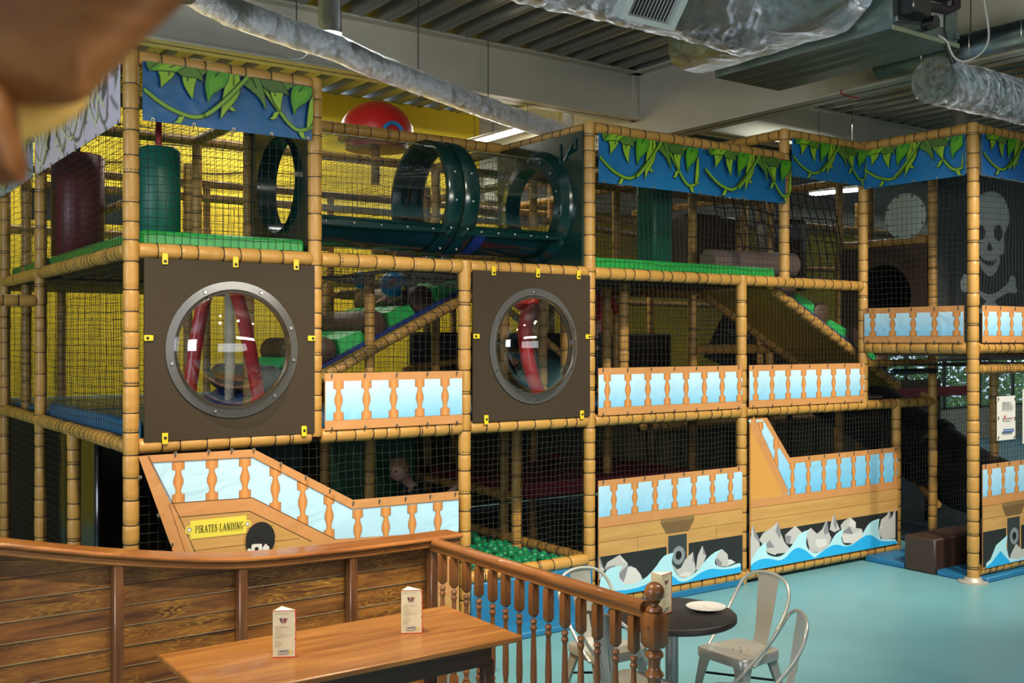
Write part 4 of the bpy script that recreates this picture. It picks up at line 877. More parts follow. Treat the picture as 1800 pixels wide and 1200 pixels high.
def arc_shell(name, x0, x1, r, a0, a1, m_, n=40, lab=None, r2=None):
    q = MB(); vs = []
    NX = 8
    for i in range(NX+1):
        x = lp(x0, x1, i/NX)
        for k in range(n+1): a = radians(lp(a0, a1, k/n)); vs.append((x, r*cos(a), r*sin(a)+TZ))
    q.add(vs, [(i*(n+1)+k, i*(n+1)+k+1, (i+1)*(n+1)+k+1, (i+1)*(n+1)+k) for i in range(NX) for k in range(n)]); return q.build(name, m_, tn, label=lab)
for x0, x1 in ((.10, 1.18), (1.42, 2.26)):
    arc_shell('clear_cover', x0, x1, TR, -38, 218, ACR); arc_shell('trough', x0, x1, TR-.004, 214, 326, DGREEN()); arc_shell('trough', x0, x1, TR+.006, 214, 326, DGREEN())
    for s_ in (1, -1):
        q = MB(); a = radians(-38); q.rbox((x0-.03, s_*TR*cos(a)-.03, TR*sin(a)+TZ-.05), (x1+.03, s_*TR*cos(a)+.03, TR*sin(a)+TZ), .012); q.build('trough_flange', DGREEN(), tn)
        for k in range(5):
            q = MB(); q.sphere((lp(x0+.1, x1-.1, k/4), s_*(TR*cos(a)+.03), TR*sin(a)+TZ-.02), .011, 8, 5); q.build('bolt', BOLT(), tn)
for x0, x1, r_ in ((1.16, 1.30, .447), (1.31, 1.45, .447)):
    q = MB(); n = 44; pr = [(x0, r_-.03), (x0, r_), (x0+.02, r_+.012), (x1-.02, r_+.012), (x1, r_), (x1, r_-.03), (x1-.05, r_-.075), (x0+.05, r_-.075)]
    vs = [(x, a*cos(2*pi*k/n), a*sin(2*pi*k/n)+TZ) for x, a in pr for k in range(n)]; q.add(vs, [(i*n+k, ((i+1) % 8)*n+k, ((i+1) % 8)*n+(k+1) % n, i*n+(k+1) % n) for i in range(8) for k in range(n)]); q.build('collar', DGREEN(), tn)
    for k in range(9):
        a = radians(200+k*-27.5); q = MB(); q.sphere(((x0+x1)/2, -(r_+.014)*cos(a-pi), (r_+.014)*sin(a-pi)+TZ), .012, 8, 5); q.build('bolt', BOLT(), tn)
for k in range(14):
    a = 2*pi*k/14+.2
    for xx in (.125, 2.235): q = MB(); q.sphere((xx, .395*cos(a), .395*sin(a)+TZ), .012, 8, 5); q.build('bolt', BOLT(), tn)
q = MB(); vs = []
for i in range(2):
    for k in range(13): a = radians(lp(222, 262, k/12)); vs.append((1.49+i*.11, (TR+.011)*cos(a), (TR+.011)*sin(a)+TZ))
q.add(vs, [(k, k+1, 14+k, 13+k) for k in range(12)]); q.build('blue_tape', mat('blue_tape', (.015, .05, .28), .4), tn)

# ------------------------------------------------------------------ play pieces inside the frame
def cyl(name, c, r, z0, z1, m_, label, cat, grp=None, n=28, top=True):
    b = empty(name, (c[0], c[1], z0), label, cat, grp); q = MB(); h = z1-z0
    q.lathe([(r-.02, 0), (r, .02), (r*1.0, h*.5), (r, h-.025), (r-.02, h)], (0, 0, 0), n); q.build('padding', m_, b, angle=50)
    return b
c_ = at(279, 300, Y=7.12); b = cyl('punch_bag', c_, .142, 2.89, 3.50, mat('teal_green_vinyl', (.003, .10, .065), .45, bump=.2, bscale=6), 'dark green punch bag hanging in the corner bay', 'punch bag')
q = MB(); q.sweep([(0, 0, .6), (0, 0, 1.02)], .02, 8); q.build('hanging_strap', RED(), b)
b = cyl('punch_bag', (2.09, 9.25), .21, 2.89, 3.76, mat('maroon_vinyl', (.13, .010, .018), .42, bump=.2, bscale=6), 'large dark red padded cylinder behind the left side net', 'punch bag'); q = MB(); q.sweep([(0, 0, .86), (0, 0, 1.15)], .02, 8); q.build('hanging_strap', TIE(), b)
q = MB(); q.rbox((2.0, 10.9, 3.38), (3.0, 10.95, 3.68), .01); tag(q.build('dark_board', mat('slate_board', (.06, .07, .075), .5)), 'slate grey board far back on the left upper level', 'board')
b = empty('padded_column', (6.87, 7.35, 2.87), 'flat-sided green padded column behind the longest vine banner', 'column'); q = MB(); q.rbox((-.15, -.11, 0), (.15, .11, .95), .02); c = q.build('padding', mat('teal_green_vinyl'), b); b.rotation_euler.z = radians(12)
b = empty('soft_block', (8.45, 8.25, 2.87), 'tall dark brown soft block in the upper right bay', 'soft block'); q = MB(); q.rbox((-.33, -.2, 0), (.33, .2, .72), .03); q.build('padding', BROWN(), b)
b = cyl('soft_cylinder', (9.75, 8.25), .29, 2.80, 3.62, BROWN(), 'dark brown soft cylinder with a grey band in the upper right bay', 'soft cylinder'); q = MB(); q.lathe([(.292, .60), (.294, .61), (.294, .75), (.292, .76)], n=28); q.build('grey_band', mat('grey_vinyl', (.20, .20, .22), .45), b)
b = empty('foam_roller', (8.3, 7.2, 2.87), 'grey foam roller lying above the sloping yellow ramp', 'foam roller'); q = MB(); q.sweep([(-.75, .12, .12), (.35, -.02, .12)], .125, 20); q.build('padding', mat('grey_brown_vinyl', (.16, .12, .11), .45), b)
# brown panel with the crawl hole, round disc on the tower
b = empty('crawl_hole_board', (10.12, 7.13, 2.14), 'dark brown padded panel with a round crawl hole', 'soft play board'); q = MB(); plate_hole(q, 1.10, 1.12, .36, lambda u, v, d: Vector((d, u, v+.56)), .06); q.build('padding', BROWN(), b, False)
q = MB(); q.sweep([(.06, 0, .56), (.85, 0, .56)], .37, 32, cap=False); q.build('hole_sleeve', mat('black_lining', (.004, .004, .004), .8), b); q = MB(); q.sweep([(.85, 0, .56), (.86, 0, .56)], .37, 32); q.build('sleeve_end', mat('black_lining'), b)
c_ = at(1592, 380, X=10.08); b = empty('round_disc', c_, 'pale round disc tied to the tower net left of the skull cloth', 'disc'); q = MB(); q.sweep([(0, 0, 0), (-.012, 0, 0)], .25, 36); q.build('disc', mat('pale_disc', (.44, .52, .46), .5), b)
for k in range(8): q = MB(); q.sphere((-.015, .23*cos(k*pi/4+.4), .23*sin(k*pi/4+.4)), .012, 6, 4); q.build('tie_knot', TIE(), b)
# climbing ramps with brown rollers and green steps
def ramp(name, x0, z0, x1, z1, y0, y1, label, ns, under, e0=0):
    b = empty(name, (x0, y0, z0), label, 'ramp'); Lx = x1-x0; Lz = z1-z0; L_ = sqrt(Lx*Lx+Lz*Lz); a = atan2(Lz, Lx); W_ = y1-y0; fl = -1 if Lx < 0 else 1
    q = MB(); vs = []
    S = lambda s_, h, y: (s_*cos(a)-fl*h*sin(a), y, s_*sin(a)+fl*h*cos(a))
    q.add([S(0, -.07, 0), S(L_, -.07, 0), S(L_, -.07, W_), S(0, -.07, W_), S(0, -.02, 0), S(L_, -.02, 0), S(L_, -.02, W_), S(0, -.02, W_)], [(0, 3, 2, 1), (4, 5, 6, 7), (0, 1, 5, 4), (1, 2, 6, 5), (2, 3, 7, 6), (3, 0, 4, 7)]); q.build('under_board', under, b, False)
    q = MB(); q.add([S(0, -.02, -.012), S(L_, -.02, -.012), S(L_, -.02, W_), S(0, -.02, W_), S(0, .012, -.012), S(L_, .012, -.012), S(L_, .012, W_), S(0, .012, W_)], [(0, 3, 2, 1), (4, 5, 6, 7), (0, 1, 5, 4), (1, 2, 6, 5), (2, 3, 7, 6), (3, 0, 4, 7)]); q.build('blue_deck', mat('deep_blue_vinyl', (.012, .035, .20), .4), b, False)
    sp = L_/ns; sg_ = 1 if Lz > 0 else -1
    for k in range(ns):
        s_ = (k+.5)*sp+e0; q = MB(); p0 = S(s_, .095, .03); p1 = S(s_, .095, W_-.02); q.sweep([p0, (p0[0], p0[1]+.012, p0[2]), (p1[0], p1[1]-.012, p1[2]), p1], [.102, .115, .115, .102], 20); q.build('roller', mat('roller_brown', (.085, .05, .035), .5, bump=.2, bscale=8), b, angle=50)
        q = MB(); s1 = s_+.12; s2 = s_+sp-.12
        if s2 > s1 and s2 < L_+.1:
            A_, B_, Cc, D_ = S(s1, .01, .03), S(s2, .01, .03), S(s2-.02, .10, .03), S(s1+.03, .13, .03)
            q.add([A_, B_, Cc, D_]+[(p[0], W_-.03, p[2]) for p in (A_, B_, Cc, D_)], [(0, 1, 2, 3), (7, 6, 5, 4), (0, 4, 5, 1), (1, 5, 6, 2), (2, 6, 7, 3), (3, 7, 4, 0)]); q.build('green_step', mat('bright_green_pad', (.03, .42, .10), .4), b, False)
    return b
OLV = mat('olive_board', (.42, .27, .02), .55)
ramp('climbing_ramp', 3.0, 1.70, 5.30, 2.82, 7.76, 8.90, 'climbing ramp with brown rollers behind the middle balustrade banner', 5, OLV)
ramp('climbing_ramp', 9.80, 1.78, 7.80, 2.76, 6.72, 7.66, 'sloping yellow-backed ramp with green steps in the right bay', 4, OLV)
# hanging globes
for (px, py, r_, l) in ((635, 492, .075, 'small blue ball hanging under the net ceiling'), (691, 500, .115, 'blue globe ball with red and yellow patches under the net ceiling')):
    c_ = at(px, py, Y=8.0); b = empty('hanging_ball', c_, l, 'ball'); q = MB(); q.sphere((0, 0, 0), r_, 20, 14); q.build('ball', mat('globe_blue', (.02, .20, .48), .3), b); q = MB(); q.sweep([(0, 0, r_), (0, 0, 2.72-c_.z)], .004, 4); q.build('string', TIE(), b)
    if r_ > .1:
        for dx, dz, m_ in ((-.04, .02, RED()), (.01, .01, YEL()), (.03, -.03, YEL())): q = MB(); q.sphere((dx, -r_*.80, dz), .035, 10, 6, (1, .4, .8)); q.build('patch', m_, b)
# red dome with the blue pipe above the frame
rd = empty('red_dome', (5.35, 10.1, 4.38), 'big red dome on top of the frame in front of the yellow wall', 'dome'); q = MB(); Rr = .40
q.lathe([(Rr+.02, 0), (Rr+.02, .05), (Rr, .06)]+[(Rr*cos(pi/2*t/12)+1e-4, .06+.36*sin(pi/2*t/12)) for t in range(1, 13)], n=36); q.build('shell', mat('red_plastic', (.50, .016, .014), .35, coat=.2), rd)
q = MB(); q.sweep([(0, .03, -.47), (0, .03, .1)], .05, 12); q.build('support_pole', TAN(), rd)
q = MB(); q.lathe([(Rr-.06, -.10), (Rr-.06, .0), (Rr-.02, .02)], n=30); q.build('skirt', RED(), rd); q = MB(); q.sweep([(-.02+.11*cos(a), -.41, .01+.11*sin(a)) for a in [pi*k/10 for k in range(11)]], .022, 8); q.build('pipe', mat('globe_blue'), rd)
# red arms seen through the bubbles
def arm(pts, rad, label, pos):
    b = empty('red_padded_arm', pos, label, 'soft play arm'); q = MB(); q.sweep([Vector(p)-Vector(pos) for p in pts], rad, 14); q.build('padding', mat('bright_red_vinyl', (.50, .016, .016), .35), b)
    q = MB(); q.sphere(Vector(pts[-1])-Vector(pos), rad[-1]*1.2, 14, 10); q.build('pad_tip', mat('bright_red_vinyl'), b); return b
def arc_pts(a, b, c, n=10): a, b, c = map(Vector, (a, b, c)); return [a*(1-t)**2+b*2*t*(1-t)+c*t*t for t in [k/n for k in range(n+1)]]
arm(arc_pts((2.42, 7.45, 1.66), (2.62, 7.4, 3.75), (2.98, 7.5, 1.75), 16), [.05]*17, 'red arched padded arm behind the large bubble window', (2.42, 7.45, 1.66))
arm(arc_pts((5.28, 7.0, 1.66), (5.02, 7.05, 2.2), (5.22, 7.1, 2.52)), [.06]*11, 'upright red padded arm behind the smaller bubble window', (5.28, 7.0, 1.66))
arm(arc_pts((5.28, 7.1, 2.42), (5.1, 7.1, 2.54), (4.92, 7.1, 2.58)), [.05]*10+[.07], 'short red padded arm reaching left behind the smaller bubble window', (5.28, 7.1, 2.42))
b = empty('net_wrapped_pole', (3.05, 8.3, 1.65), 'pole wrapped in cream rope behind the large bubble window', 'pole'); q = MB()
q.sweep([(0, 0, .005*k) if 0 else (0, 0, .02*k) for k in range(56)], [.045 if k % 2 else .038 for k in range(56)], 12); q.build('rope_winding', mat('cream_rope', (.50, .44, .30), .7), b)
# black spiral slide in the right tower
sl = empty('tube_slide', (11.5, 9.4, .3), 'glossy black tube slide coming down inside the right tower', 'slide'); so = Vector((11.5, 9.4, .3))
pp = arc_pts((10.2, 9.7, 2.35), (11.5, 8.6, 1.55), (11.35, 6.9, .62), 14); q = MB(); q.sweep([p-so for p in pp], .40, 26, cap=False); q.build('tube', BLACKP(), sl)
for k in (4, 8, 12): q = MB(); t = (pp[k+1]-pp[k-1]).normalized(); q.sweep([pp[k]-so-t*.04, pp[k]-so+t*.04], .435, 26); q.build('joint_ring', BLACKP(), sl)
q = MB(); q.sweep([pp[-1]-so, pp[-1]-so+Vector((-.05, -.5, -.12)), pp[-1]-so+Vector((-.1, -.9, -.15))], [.40, .36, .3], 20, cap=False); q.build('run_out', BLACKP(), sl)
for k in (4, 12): q = MB(); q.sweep([pp[k]-so, Vector((pp[k].x, pp[k].y, .05))-so], .04, 8); q.build('leg', BLACKP(), sl)
# soft step and mats at the tower doorway
b = empty('soft_step', (8.93, 5.72, 0), 'long dark brown soft step block in the tower doorway', 'soft block'); q = MB(); q.rbox((0, 0, .0), (1.15, .33, .335), .015); q.build('padding', BROWN(), b)
for a_, b_, l in (((8.94, 6.06, 0), (10.1, 6.50, .055), 'blue floor mat behind the brown soft step'), ((8.94, 5.38, 0), (10.1, 5.71, .055), 'blue floor mat in front of the brown soft step')):
    q = MB(); q.rbox((0, 0, 0), Vector(b_)-Vector(a_), .01); o = q.build('floor_mat', BLUE()); o.location = a_; tag(o, l, 'mat', 'blue floor mats')
q = MB(); q.rbox((0, 0, 0), (1.3, .38, .05), .01); o = q.build('floor_mat', BLUE()); o.location = (9.02, 5.25, 0); tag(o, 'blue floor mat under the front banner of the right tower', 'mat', 'blue floor mats')
q = MB(); q.rbox((0, 0, 0), (1.75, .30, .05), .01); o = q.build('floor_mat', BLUE()); o.location = (3.9, 6.24, 0); tag(o, 'blue floor mat in front of the ball pit', 'mat', 'blue floor mats')
q = MB(); q.rbox((0, 0, 0), (1.70, .24, .06), .01); o = q.build('floor_mat', BLUE()); o.location = (5.46, 6.48, 0); tag(o, 'blue floor mat under the gun port ship banner', 'mat', 'blue floor mats')
# ------------------------------------------------------------------ ball pit
bp = empty('ball_pit', (4.2, 6.5, 0), 'blue walled ball pit at floor level between the middle posts', 'ball pit'); q = MB(); q.rbox((.02, -.03, 0), (1.18, .03, .40), .01); q.build('front_wall', BLUE(), bp)
q = MB(); q.rbox((1.13, .05, 0), (1.18, 1.75, .40), .01); q.build('side_wall', BLUE(), bp); q = MB(); q.rbox((-.35, .05, 0), (-.3, 1.75, .40), .01); q.build('side_wall', BLUE(), bp); q = MB(); q.rbox((-.3, 1.72, 0), (1.13, 1.76, .40), .01); q.build('back_wall', BLUE(), bp); q = MB(); q.box((-.3, .04, .0), (1.13, 1.72, .36)); q.build('filling', mat('green_ball', (.008, .26, .10), .32), bp, False)
sph = MB(); sph.sphere((0, 0, 0), .036, 14, 9); ball0 = sph.build('pit_ball', mat('green_ball', (.008, .26, .10), .32)); tag(ball0, 'green plastic ball among the many in the ball pit', 'ball', 'green balls of the ball pit')
random.seed(11); spots = []
for j in range(24):
    for i in range(20):
        x = 3.98+.072*i+(.036 if j % 2 else 0)+random.uniform(-.01, .01); y = 6.60+.066*j+random.uniform(-.01, .01)
        if x < 5.31 and y < 8.18: spots.append((x, y, .385+random.uniform(0, .03)+.02*nz(x*3, y*3)))
spots = [s_ for s_ in spots if s_[0] > 4.02+(s_[1]-6.5)*.0]
spots.sort(key=lambda s_: s_[0]*DX+s_[1]*DY)
vis = [s_ for s_ in spots if s_[0] > 4.12+max(0, (s_[1]-6.9))*.05 or s_[1] > 7.2][:270]
for k in range(24): x, y = random.uniform(4.3, 5.2), random.uniform(6.7, 7.9); vis.append((x, y, .455+random.uniform(0, .01)))
ball0.location = vis[0]
for s_ in vis[1:]:
    c = ball0.copy(); C.objects.link(c); c.location = s_
rest = [s_ for s_ in spots if s_ not in vis]
q = MB()
for s_ in rest: q.sphere(s_, .036, 10, 6)
if rest: tag(q.build('pit_balls', mat('green_ball')), 'more green plastic balls at the back of the ball pit', 'balls', kind='stuff')
# ------------------------------------------------------------------ overhead services
def foil_tube(name, pts, r, label, cat='duct', n=28, amp=.06, parent=None, step=.05, part=None):
    P_ = []
    for i in range(len(pts)-1):
        a, b = Vector(pts[i]), Vector(pts[i+1]); k = max(1, int((b-a).length/step)); P_ += [a.lerp(b, j/k) for j in range(k)]
    P_.append(Vector(pts[-1])); o0 = P_[0].copy(); q = MB(); q.sweep([p-o0 for p in P_], r, n)
    sd = random.random()*50
    for i in range(len(P_)):
        for k in range(n):
            v = Vector(q.v[i*n+k]); c = P_[i]-o0; d = v-c; e = 1+amp*(nz(v.x*7+sd, v.y*7+k*.02, v.z*7)+.6*nz(v.x*19, v.y*19+sd, v.z*19)); q.v[i*n+k] = tuple(c+d*e)
    o = q.build(part or name, foil() if r > .18 else foil('fine_foil', 20, 34, .07), parent, angle=180)
    if not parent: o.location = o0; tag(o, label, cat)
    return o, P_
w3 = lambda px, py, z: at(px, py, Z=z)
dp = [at(p[0], p[1], Z=4.75) for p in ((330, -20), (400, 18), (500, 55), (593, 85), (650, 112), (733, 144), (817, 176), (883, 200), (985, 232))]
dt = empty('foil_duct', dp[0], 'thin silver foil duct running diagonally below the long cream beam', 'duct')
o, _ = foil_tube('duct', [p-dp[0] for p in dp], .115, '', parent=dt, part='duct_sleeve'); o.location = (0, 0, 0)
for px, py in ((521, 62), (735, 132), (858, 186)):
    p = at(px, py, Z=4.84); q = MB(); q.sweep([p-dp[0], Vector((p.x, p.y, 5.6))-dp[0]], .006, 5); q.build('hanger_rod', mat('dark_rod', (.10, .10, .10), .5, .8), dt)
    ring = [Vector((p.x, p.y, 4.75))-dp[0]+Vector((RX*cos(a), RY*cos(a), sin(a)))*.12 for a in [2*pi*k/16 for k in range(16)]]; q = MB(); q.sweep(ring, .004, 4, closed=True); q.build('hanger_strap', STEEL(), dt)
p = at(580, 40, Z=5.1); foil_tube('foil_duct', [(p.x, p.y, 5.62), (p.x, p.y, 4.86)], .105, 'short upright foil duct dropping to the thin diagonal duct')
p = at(1692, 205, D=14); foil_tube('foil_duct', [(p.x, p.y, 5.6), (p.x, p.y, 4.9)], .14, 'short upright foil duct far back below the right foil duct')
p = at(993, 215, D=13.2); foil_tube('foil_duct', [(p.x, p.y, 5.6), (p.x, p.y, 4.7)], .11, 'small upright foil stub behind the strip light')
# big duct with its grille
BD = empty('large_foil_duct', (2.6, 5.92, 4.95), 'fat foil-wrapped duct across the top with a square grille', 'duct'); bo = Vector((2.6, 5.92, 4.95))
o, _ = foil_tube('d', [(0, 0, 0), (3.4, 0, 0), (4.05, -.02, -.02)], .36, '', parent=BD, part='duct_sleeve', n=40, amp=.07, step=.06)
q = MB(); xs = 14; vs = []; n = 22     # foil boot sloping from the round duct down the flank of the fan unit
for i in range(xs+1):
    t = i/xs; y = lp(.80, -.98, t)
    for k in range(n):
        a = 2*pi*k/n; ex = (abs(cos(a))**.5)*(1 if cos(a) > 0 else -1); ez = (abs(sin(a))**.5)*(1 if sin(a) > 0 else -1)
        rx = .275*(1-.5*max(0, t-.85)*5); rz = lp(.34, .33, t)*(1-.5*max(0, t-.85)*5)
        e = 1+.05*nz(ex*2+y*4, ez*3, y*5)+.03*nz(ex*8, ez*9, y*14)
        vs.append((4.12+rx*ex*e, y, .005+rz*ez*e))
q.add(vs, [(i*n+k, i*n+(k+1) % n, (i+1)*n+(k+1) % n, (i+1)*n+k) for i in range(xs) for k in range(n)]+[tuple(range(n)), tuple(reversed([xs*n+k for k in range(n)]))]); q.build('foil_boot', foil(), BD, angle=180)
gp = at(1150, 5, Y=5.62); gr = MB(); gz = gp.z
G_ = empty('grille', (0, 0, 0)); G_.parent = BD; gt = radians(50)
def GP(u, v, d): return gp+Vector((u, -cos(gt)*d*-1*-1 if 0 else 0, 0))+Vector((0, -sin(pi/2-gt)*0, 0))+Vector((0, cos(gt)*v, -sin(gt)*v*-1*-1 if 0 else -sin(gt)*0)) 
nrm = Vector((0, -cos(radians(38)), -sin(radians(38)))); up_ = Vector((0, -sin(radians(38)), cos(radians(38))))
def gbox(m, u0, u1, v0, v1, d0, d1):
    c = gp-bo; pts = [c+Vector((u, 0, 0))+up_*v+nrm*d for d in (d0, d1) for u, v in ((u0, v0), (u1, v0), (u1, v1), (u0, v1))]
    m.add(pts, [(0, 3, 2, 1), (4, 5, 6, 7), (0, 1, 5, 4), (1, 2, 6, 5), (2, 3, 7, 6), (3, 0, 4, 7)])
bpy.data.objects.remove(G_)
q = MB()
for a in ((-.27, .27, -.16, -.12), (-.27, .27, .13, .17), (-.27, -.21, -.12, .13), (.21, .27, -.12, .13)): gbox(q, *a, -.08, .03)
gfr = q.build('grille_frame', mat('grey_enamel', (.38, .43, .42), .4), BD, False); q = MB(); gbox(q, -.21, .21, -.12, .13, -.05, -.03); q.build('grille_throat', TIE(), gfr, False)
for k in range(13): q = MB(); u = -.195+.0325*k; gbox(q, u, u+.004, -.12, .13, -.02, -.012); q.build('grille_slat', mat('grey_enamel'), gfr, False)
# fan coil unit
fc = empty('fan_unit', (7.0, 4.84, 4.60), 'grey sheet steel fan unit with pipes at its near end', 'air handling unit')
q = MB(); q.box((0, 0, 0), (.87, 1.85, .40)); q.build('casing', mat('unit_steel', (.23, .30, .29), .32, .85, var=.15, vscale=3), fc, False)
for x in (.22, .42, .62): q = MB(); q.box((x, .05, -.006), (x+.008, 1.80, 0)); q.build('seam', STEEL(), fc, False)
q = MB(); q.box((-.01, -.012, -.012), (.88, 0, .02)); q.build('end_flange', mat('unit_edge', (.42, .46, .30), .4, .6), fc, False)
q = MB(); q.rbox((.06, -.14, .10), (.30, -.002, .34), .01); q.build('motor_box', BLACKP(), fc); q = MB(); q.sweep([(.42, -.01, .10), (.42, -.10, .10)], [.055, .05], 16); q.build('outlet_socket', BLACKP(), fc)
q = MB(); q.box((.50, -.006, .12), (.66, -.001, .30)); q.build('data_plate', mat('plate_grey', (.40, .42, .40), .5), fc, False)
for z, r_ in ((.22, .035), (.33, .04)): q = MB(); q.sweep([(.28, -.05, z), (.62, -.07, z+.01), (.74, -.07, z+.06), (.76, -.06, .55)], r_, 12); q.build('lagged_pipe', mat('pipe_lagging', (.035, .025, .03), .6), fc)
for x in (.02, .80): q = MB(); q.box((x, -.03, .05), (x+.05, 0, .09)); q.build('bracket', STEEL(), fc, False)
for x in (.05, .82):
    for y in (.1, 1.75): q = MB(); q.sweep([(x, y, .4), (x, y, 1.0)], .006, 5); q.build('hanger_rod', mat('dark_rod'), fc)
q = MB(); q.sweep([at(*p, D=8.4) for p in ((1665, -30), (1658, 20), (1656, 50), (1662, 75), (1672, 100), (1676, 112))], .022, 10); tag(q.build('black_cable', TIE()), 'thick black cable hanging from the fan unit to the right foil duct', 'cable')
q = MB(); cp = [Vector(at(*p, D=8.35)) for p in ((1730, -20), (1730, 5), (1737, 40), (1739, 75), (1722, 98), (1695, 110), (1678, 103), (1670, 88), (1665, 70), (1640, 58))]
cp = [tuple(p) for p in cp]; cc = [Vector(p) for p in cp]
for _ in range(2): cc = [cc[0]]+[x for i in range(len(cc)-1) for x in (cc[i].lerp(cc[i+1], .25), cc[i].lerp(cc[i+1], .75))]+[cc[-1]]
q.sweep(cc, .008, 8); tag(q.build('white_cable', mat('cable_white', (.45, .45, .40), .5)), 'looped white cable beside the fan unit', 'cable')
q = MB(); q.sweep([at(*p, Y=6.8) for p in ((1494, 133), (1492, 152))], .006, 6); q.sweep([at(*p, X=8.84) for p in ((1478, 158), (1478, 164), (1490, 169), (1508, 172))], .007, 6); tag(q.build('red_wire', mat('red_wire', (.35, .01, .015), .5)), 'thin red wire looped on the deep beam', 'wire')
# spiral duct
sd_ = empty('spiral_duct', (8.33, -.5, 4.72), 'slim galvanised pipe duct running beside the deep beam', 'duct'); q = MB(); q.sweep([(0, 0, 0), (0, 6.4, 0)], .11, 24); q.build('pipe', mat('spiral_steel', (.34, .44, .47), .28, 1, var=.35, vscale=7), sd_)
for y in [2.8+.45*k for k in range(8)]: q = MB(); q.sweep([Vector((.113*cos(a), y+.05*cos(a), .113*sin(a))) for a in [2*pi*k/20 for k in range(20)]], .004, 4, closed=True, up=(0, 1, 0)); q.build('seam_band', mat('band_steel', (.55, .52, .42), .4, .9), sd_)
for y in (4.1, 5.5): q = MB(); q.sweep([(0, y, .1), (0, y, .9)], .006, 5); q.build('hanger_rod', mat('dark_rod'), sd_)
# right foil duct with its crumpled end cap
e0 = Vector((7.96, 5.12, 4.40)); rf = empty('foil_duct', e0, 'fat silver foil duct with a crumpled end cap at the upper right', 'duct')
foil_tube('d', [(0, 0, 0), (2.0, 0, 0), (4.6, 0, 0)], .195, '', parent=rf, part='duct_sleeve', n=34, amp=.05)
q = MB(); vs = [(-.03, 0, 0)]; n = 30
for j in range(1, 9):
    for k in range(n): a = 2*pi*k/n; r_ = .20*j/8; vs.append((-.03+.03*nz(r_*20*cos(a), r_*20*sin(a), 5)+.03*(j/8)**4, r_*cos(a), r_*sin(a)))
q.add(vs, [(0, 1+k, 1+(k+1) % n) for k in range(n)]+[(1+j*n+k, 1+(j+1)*n+k, 1+(j+1)*n+(k+1) % n, 1+j*n+(k+1) % n) for j in range(7) for k in range(n)]); q.build('end_cap', foil(), rf, angle=180)
q = MB(); q.sweep([(1.3, 0, .18), (1.3, 0, 1.2)], .006, 5); q.build('hanger_rod', mat('dark_rod'), rf); q = MB(); q.sweep([(1.30, .2*cos(a), .2*sin(a)) for a in [2*pi*k/20 for k in range(20)]], .008, 4, closed=True, up=(1, 0, 0)); q.build('foil_tape', foil(), rf)
q = MB(); q.box((1.85, -.215, -.10), (2.1, -.205, .06)); q.build('label_plate', mat('white_sheet'), rf, False)
# strip lights
def strip(x, y, z, L_, label, rz=0, es=9, r=1):
    b = empty('strip_light', (x, y, z), label, 'light', 'ceiling strip lights', rz); q = MB(); q.rbox((-.05, 0, .03), (.05, L_, .07), .008); q.build('housing', mat('lamp_housing', (.35, .34, .30), .5), b); q = MB(); q.rbox((-.045, .02, -.01), (.045, L_-.02, .03), .015); q.build('diffuser', mat('lamp_white', (.9, .9, .9), .5, emit=(1, .98, .92), es=es), b)
    for y_ in (.15, L_-.15): q = MB(); q.sweep([(0, y_, .07), (0, y_, 5.6-z)], .004, 4); q.build('hanger_wire', mat('dark_rod'), b)
strip(7.30, 9.84, 4.72, 1.45, 'glowing strip light at the end of the thin foil duct', es=22)
a_, b_ = at(1422, 343, Z=4.35), at(1516, 334, Z=4.35)
strip(a_.x, a_.y, 4.35, (b_-a_).length, 'glowing strip light seen through the upper nets at the right', rz=atan2(b_.y-a_.y, b_.x-a_.x)-pi/2, es=16)

# ------------------------------------------------------------------ ship-sided bench wall
PL = wood('stained_plank', (.085, .026, .006), (.33, .125, .022), streak=(.80, .42, .05), rough=.5, coat=.0)
RW = wood('rib_wood', (.10, .036, .012), (.22, .085, .028), rough=.34, axis='Z')
CW = wood('cap_wood', (.20, .062, .013), (.42, .155, .036), rough=.36, streak=(.60, .28, .05))
YW_ = 5.55
capz = [(-.6, 1.50), (0, 1.385), (.9, 1.243), (1.46, 1.124), (2.04, 1.035), (2.71, 1.012), (3.46, 1.012)]
def cz_(x):
    for i in range(len(capz)-1):
        if capz[i][0] <= x <= capz[i+1][0]:
            t = (x-capz[i][0])/(capz[i+1][0]-capz[i][0]); 
            p0 = capz[max(i-1, 0)][1]; p1 = capz[i][1]; p2 = capz[i+1][1]; p3 = capz[min(i+2, len(capz)-1)][1]
            return .5*(2*p1+(p2-p0)*t+(2*p0-5*p1+4*p2-p3)*t*t+(3*p1-p0-3*p2+p3)*t**3)
    return capz[-1][1]
bw = empty('ship_bench_wall', (-.5, YW_, 0), 'brown planked booth wall shaped like a ship side with a curved rail', 'booth wall'); BO = Vector((-.5, YW_, 0))
ribs = [-.5, .13, .78, 1.435, 2.09, 2.755, 3.30]
for x in ribs[1:]:
    q = MB(); h = cz_(x)-.05; q.rbox(Vector((x-.024, YW_-.075, 0))-BO, Vector((x+.024, YW_, h))-BO, .006); q.build('rib', RW, bw)
q = MB(); q.box(Vector((-.5, YW_+.035, 0))-BO, Vector((3.36, YW_+.045, .95))-BO); q.build('backing', BLACKP(), bw, False)
random.seed(3)
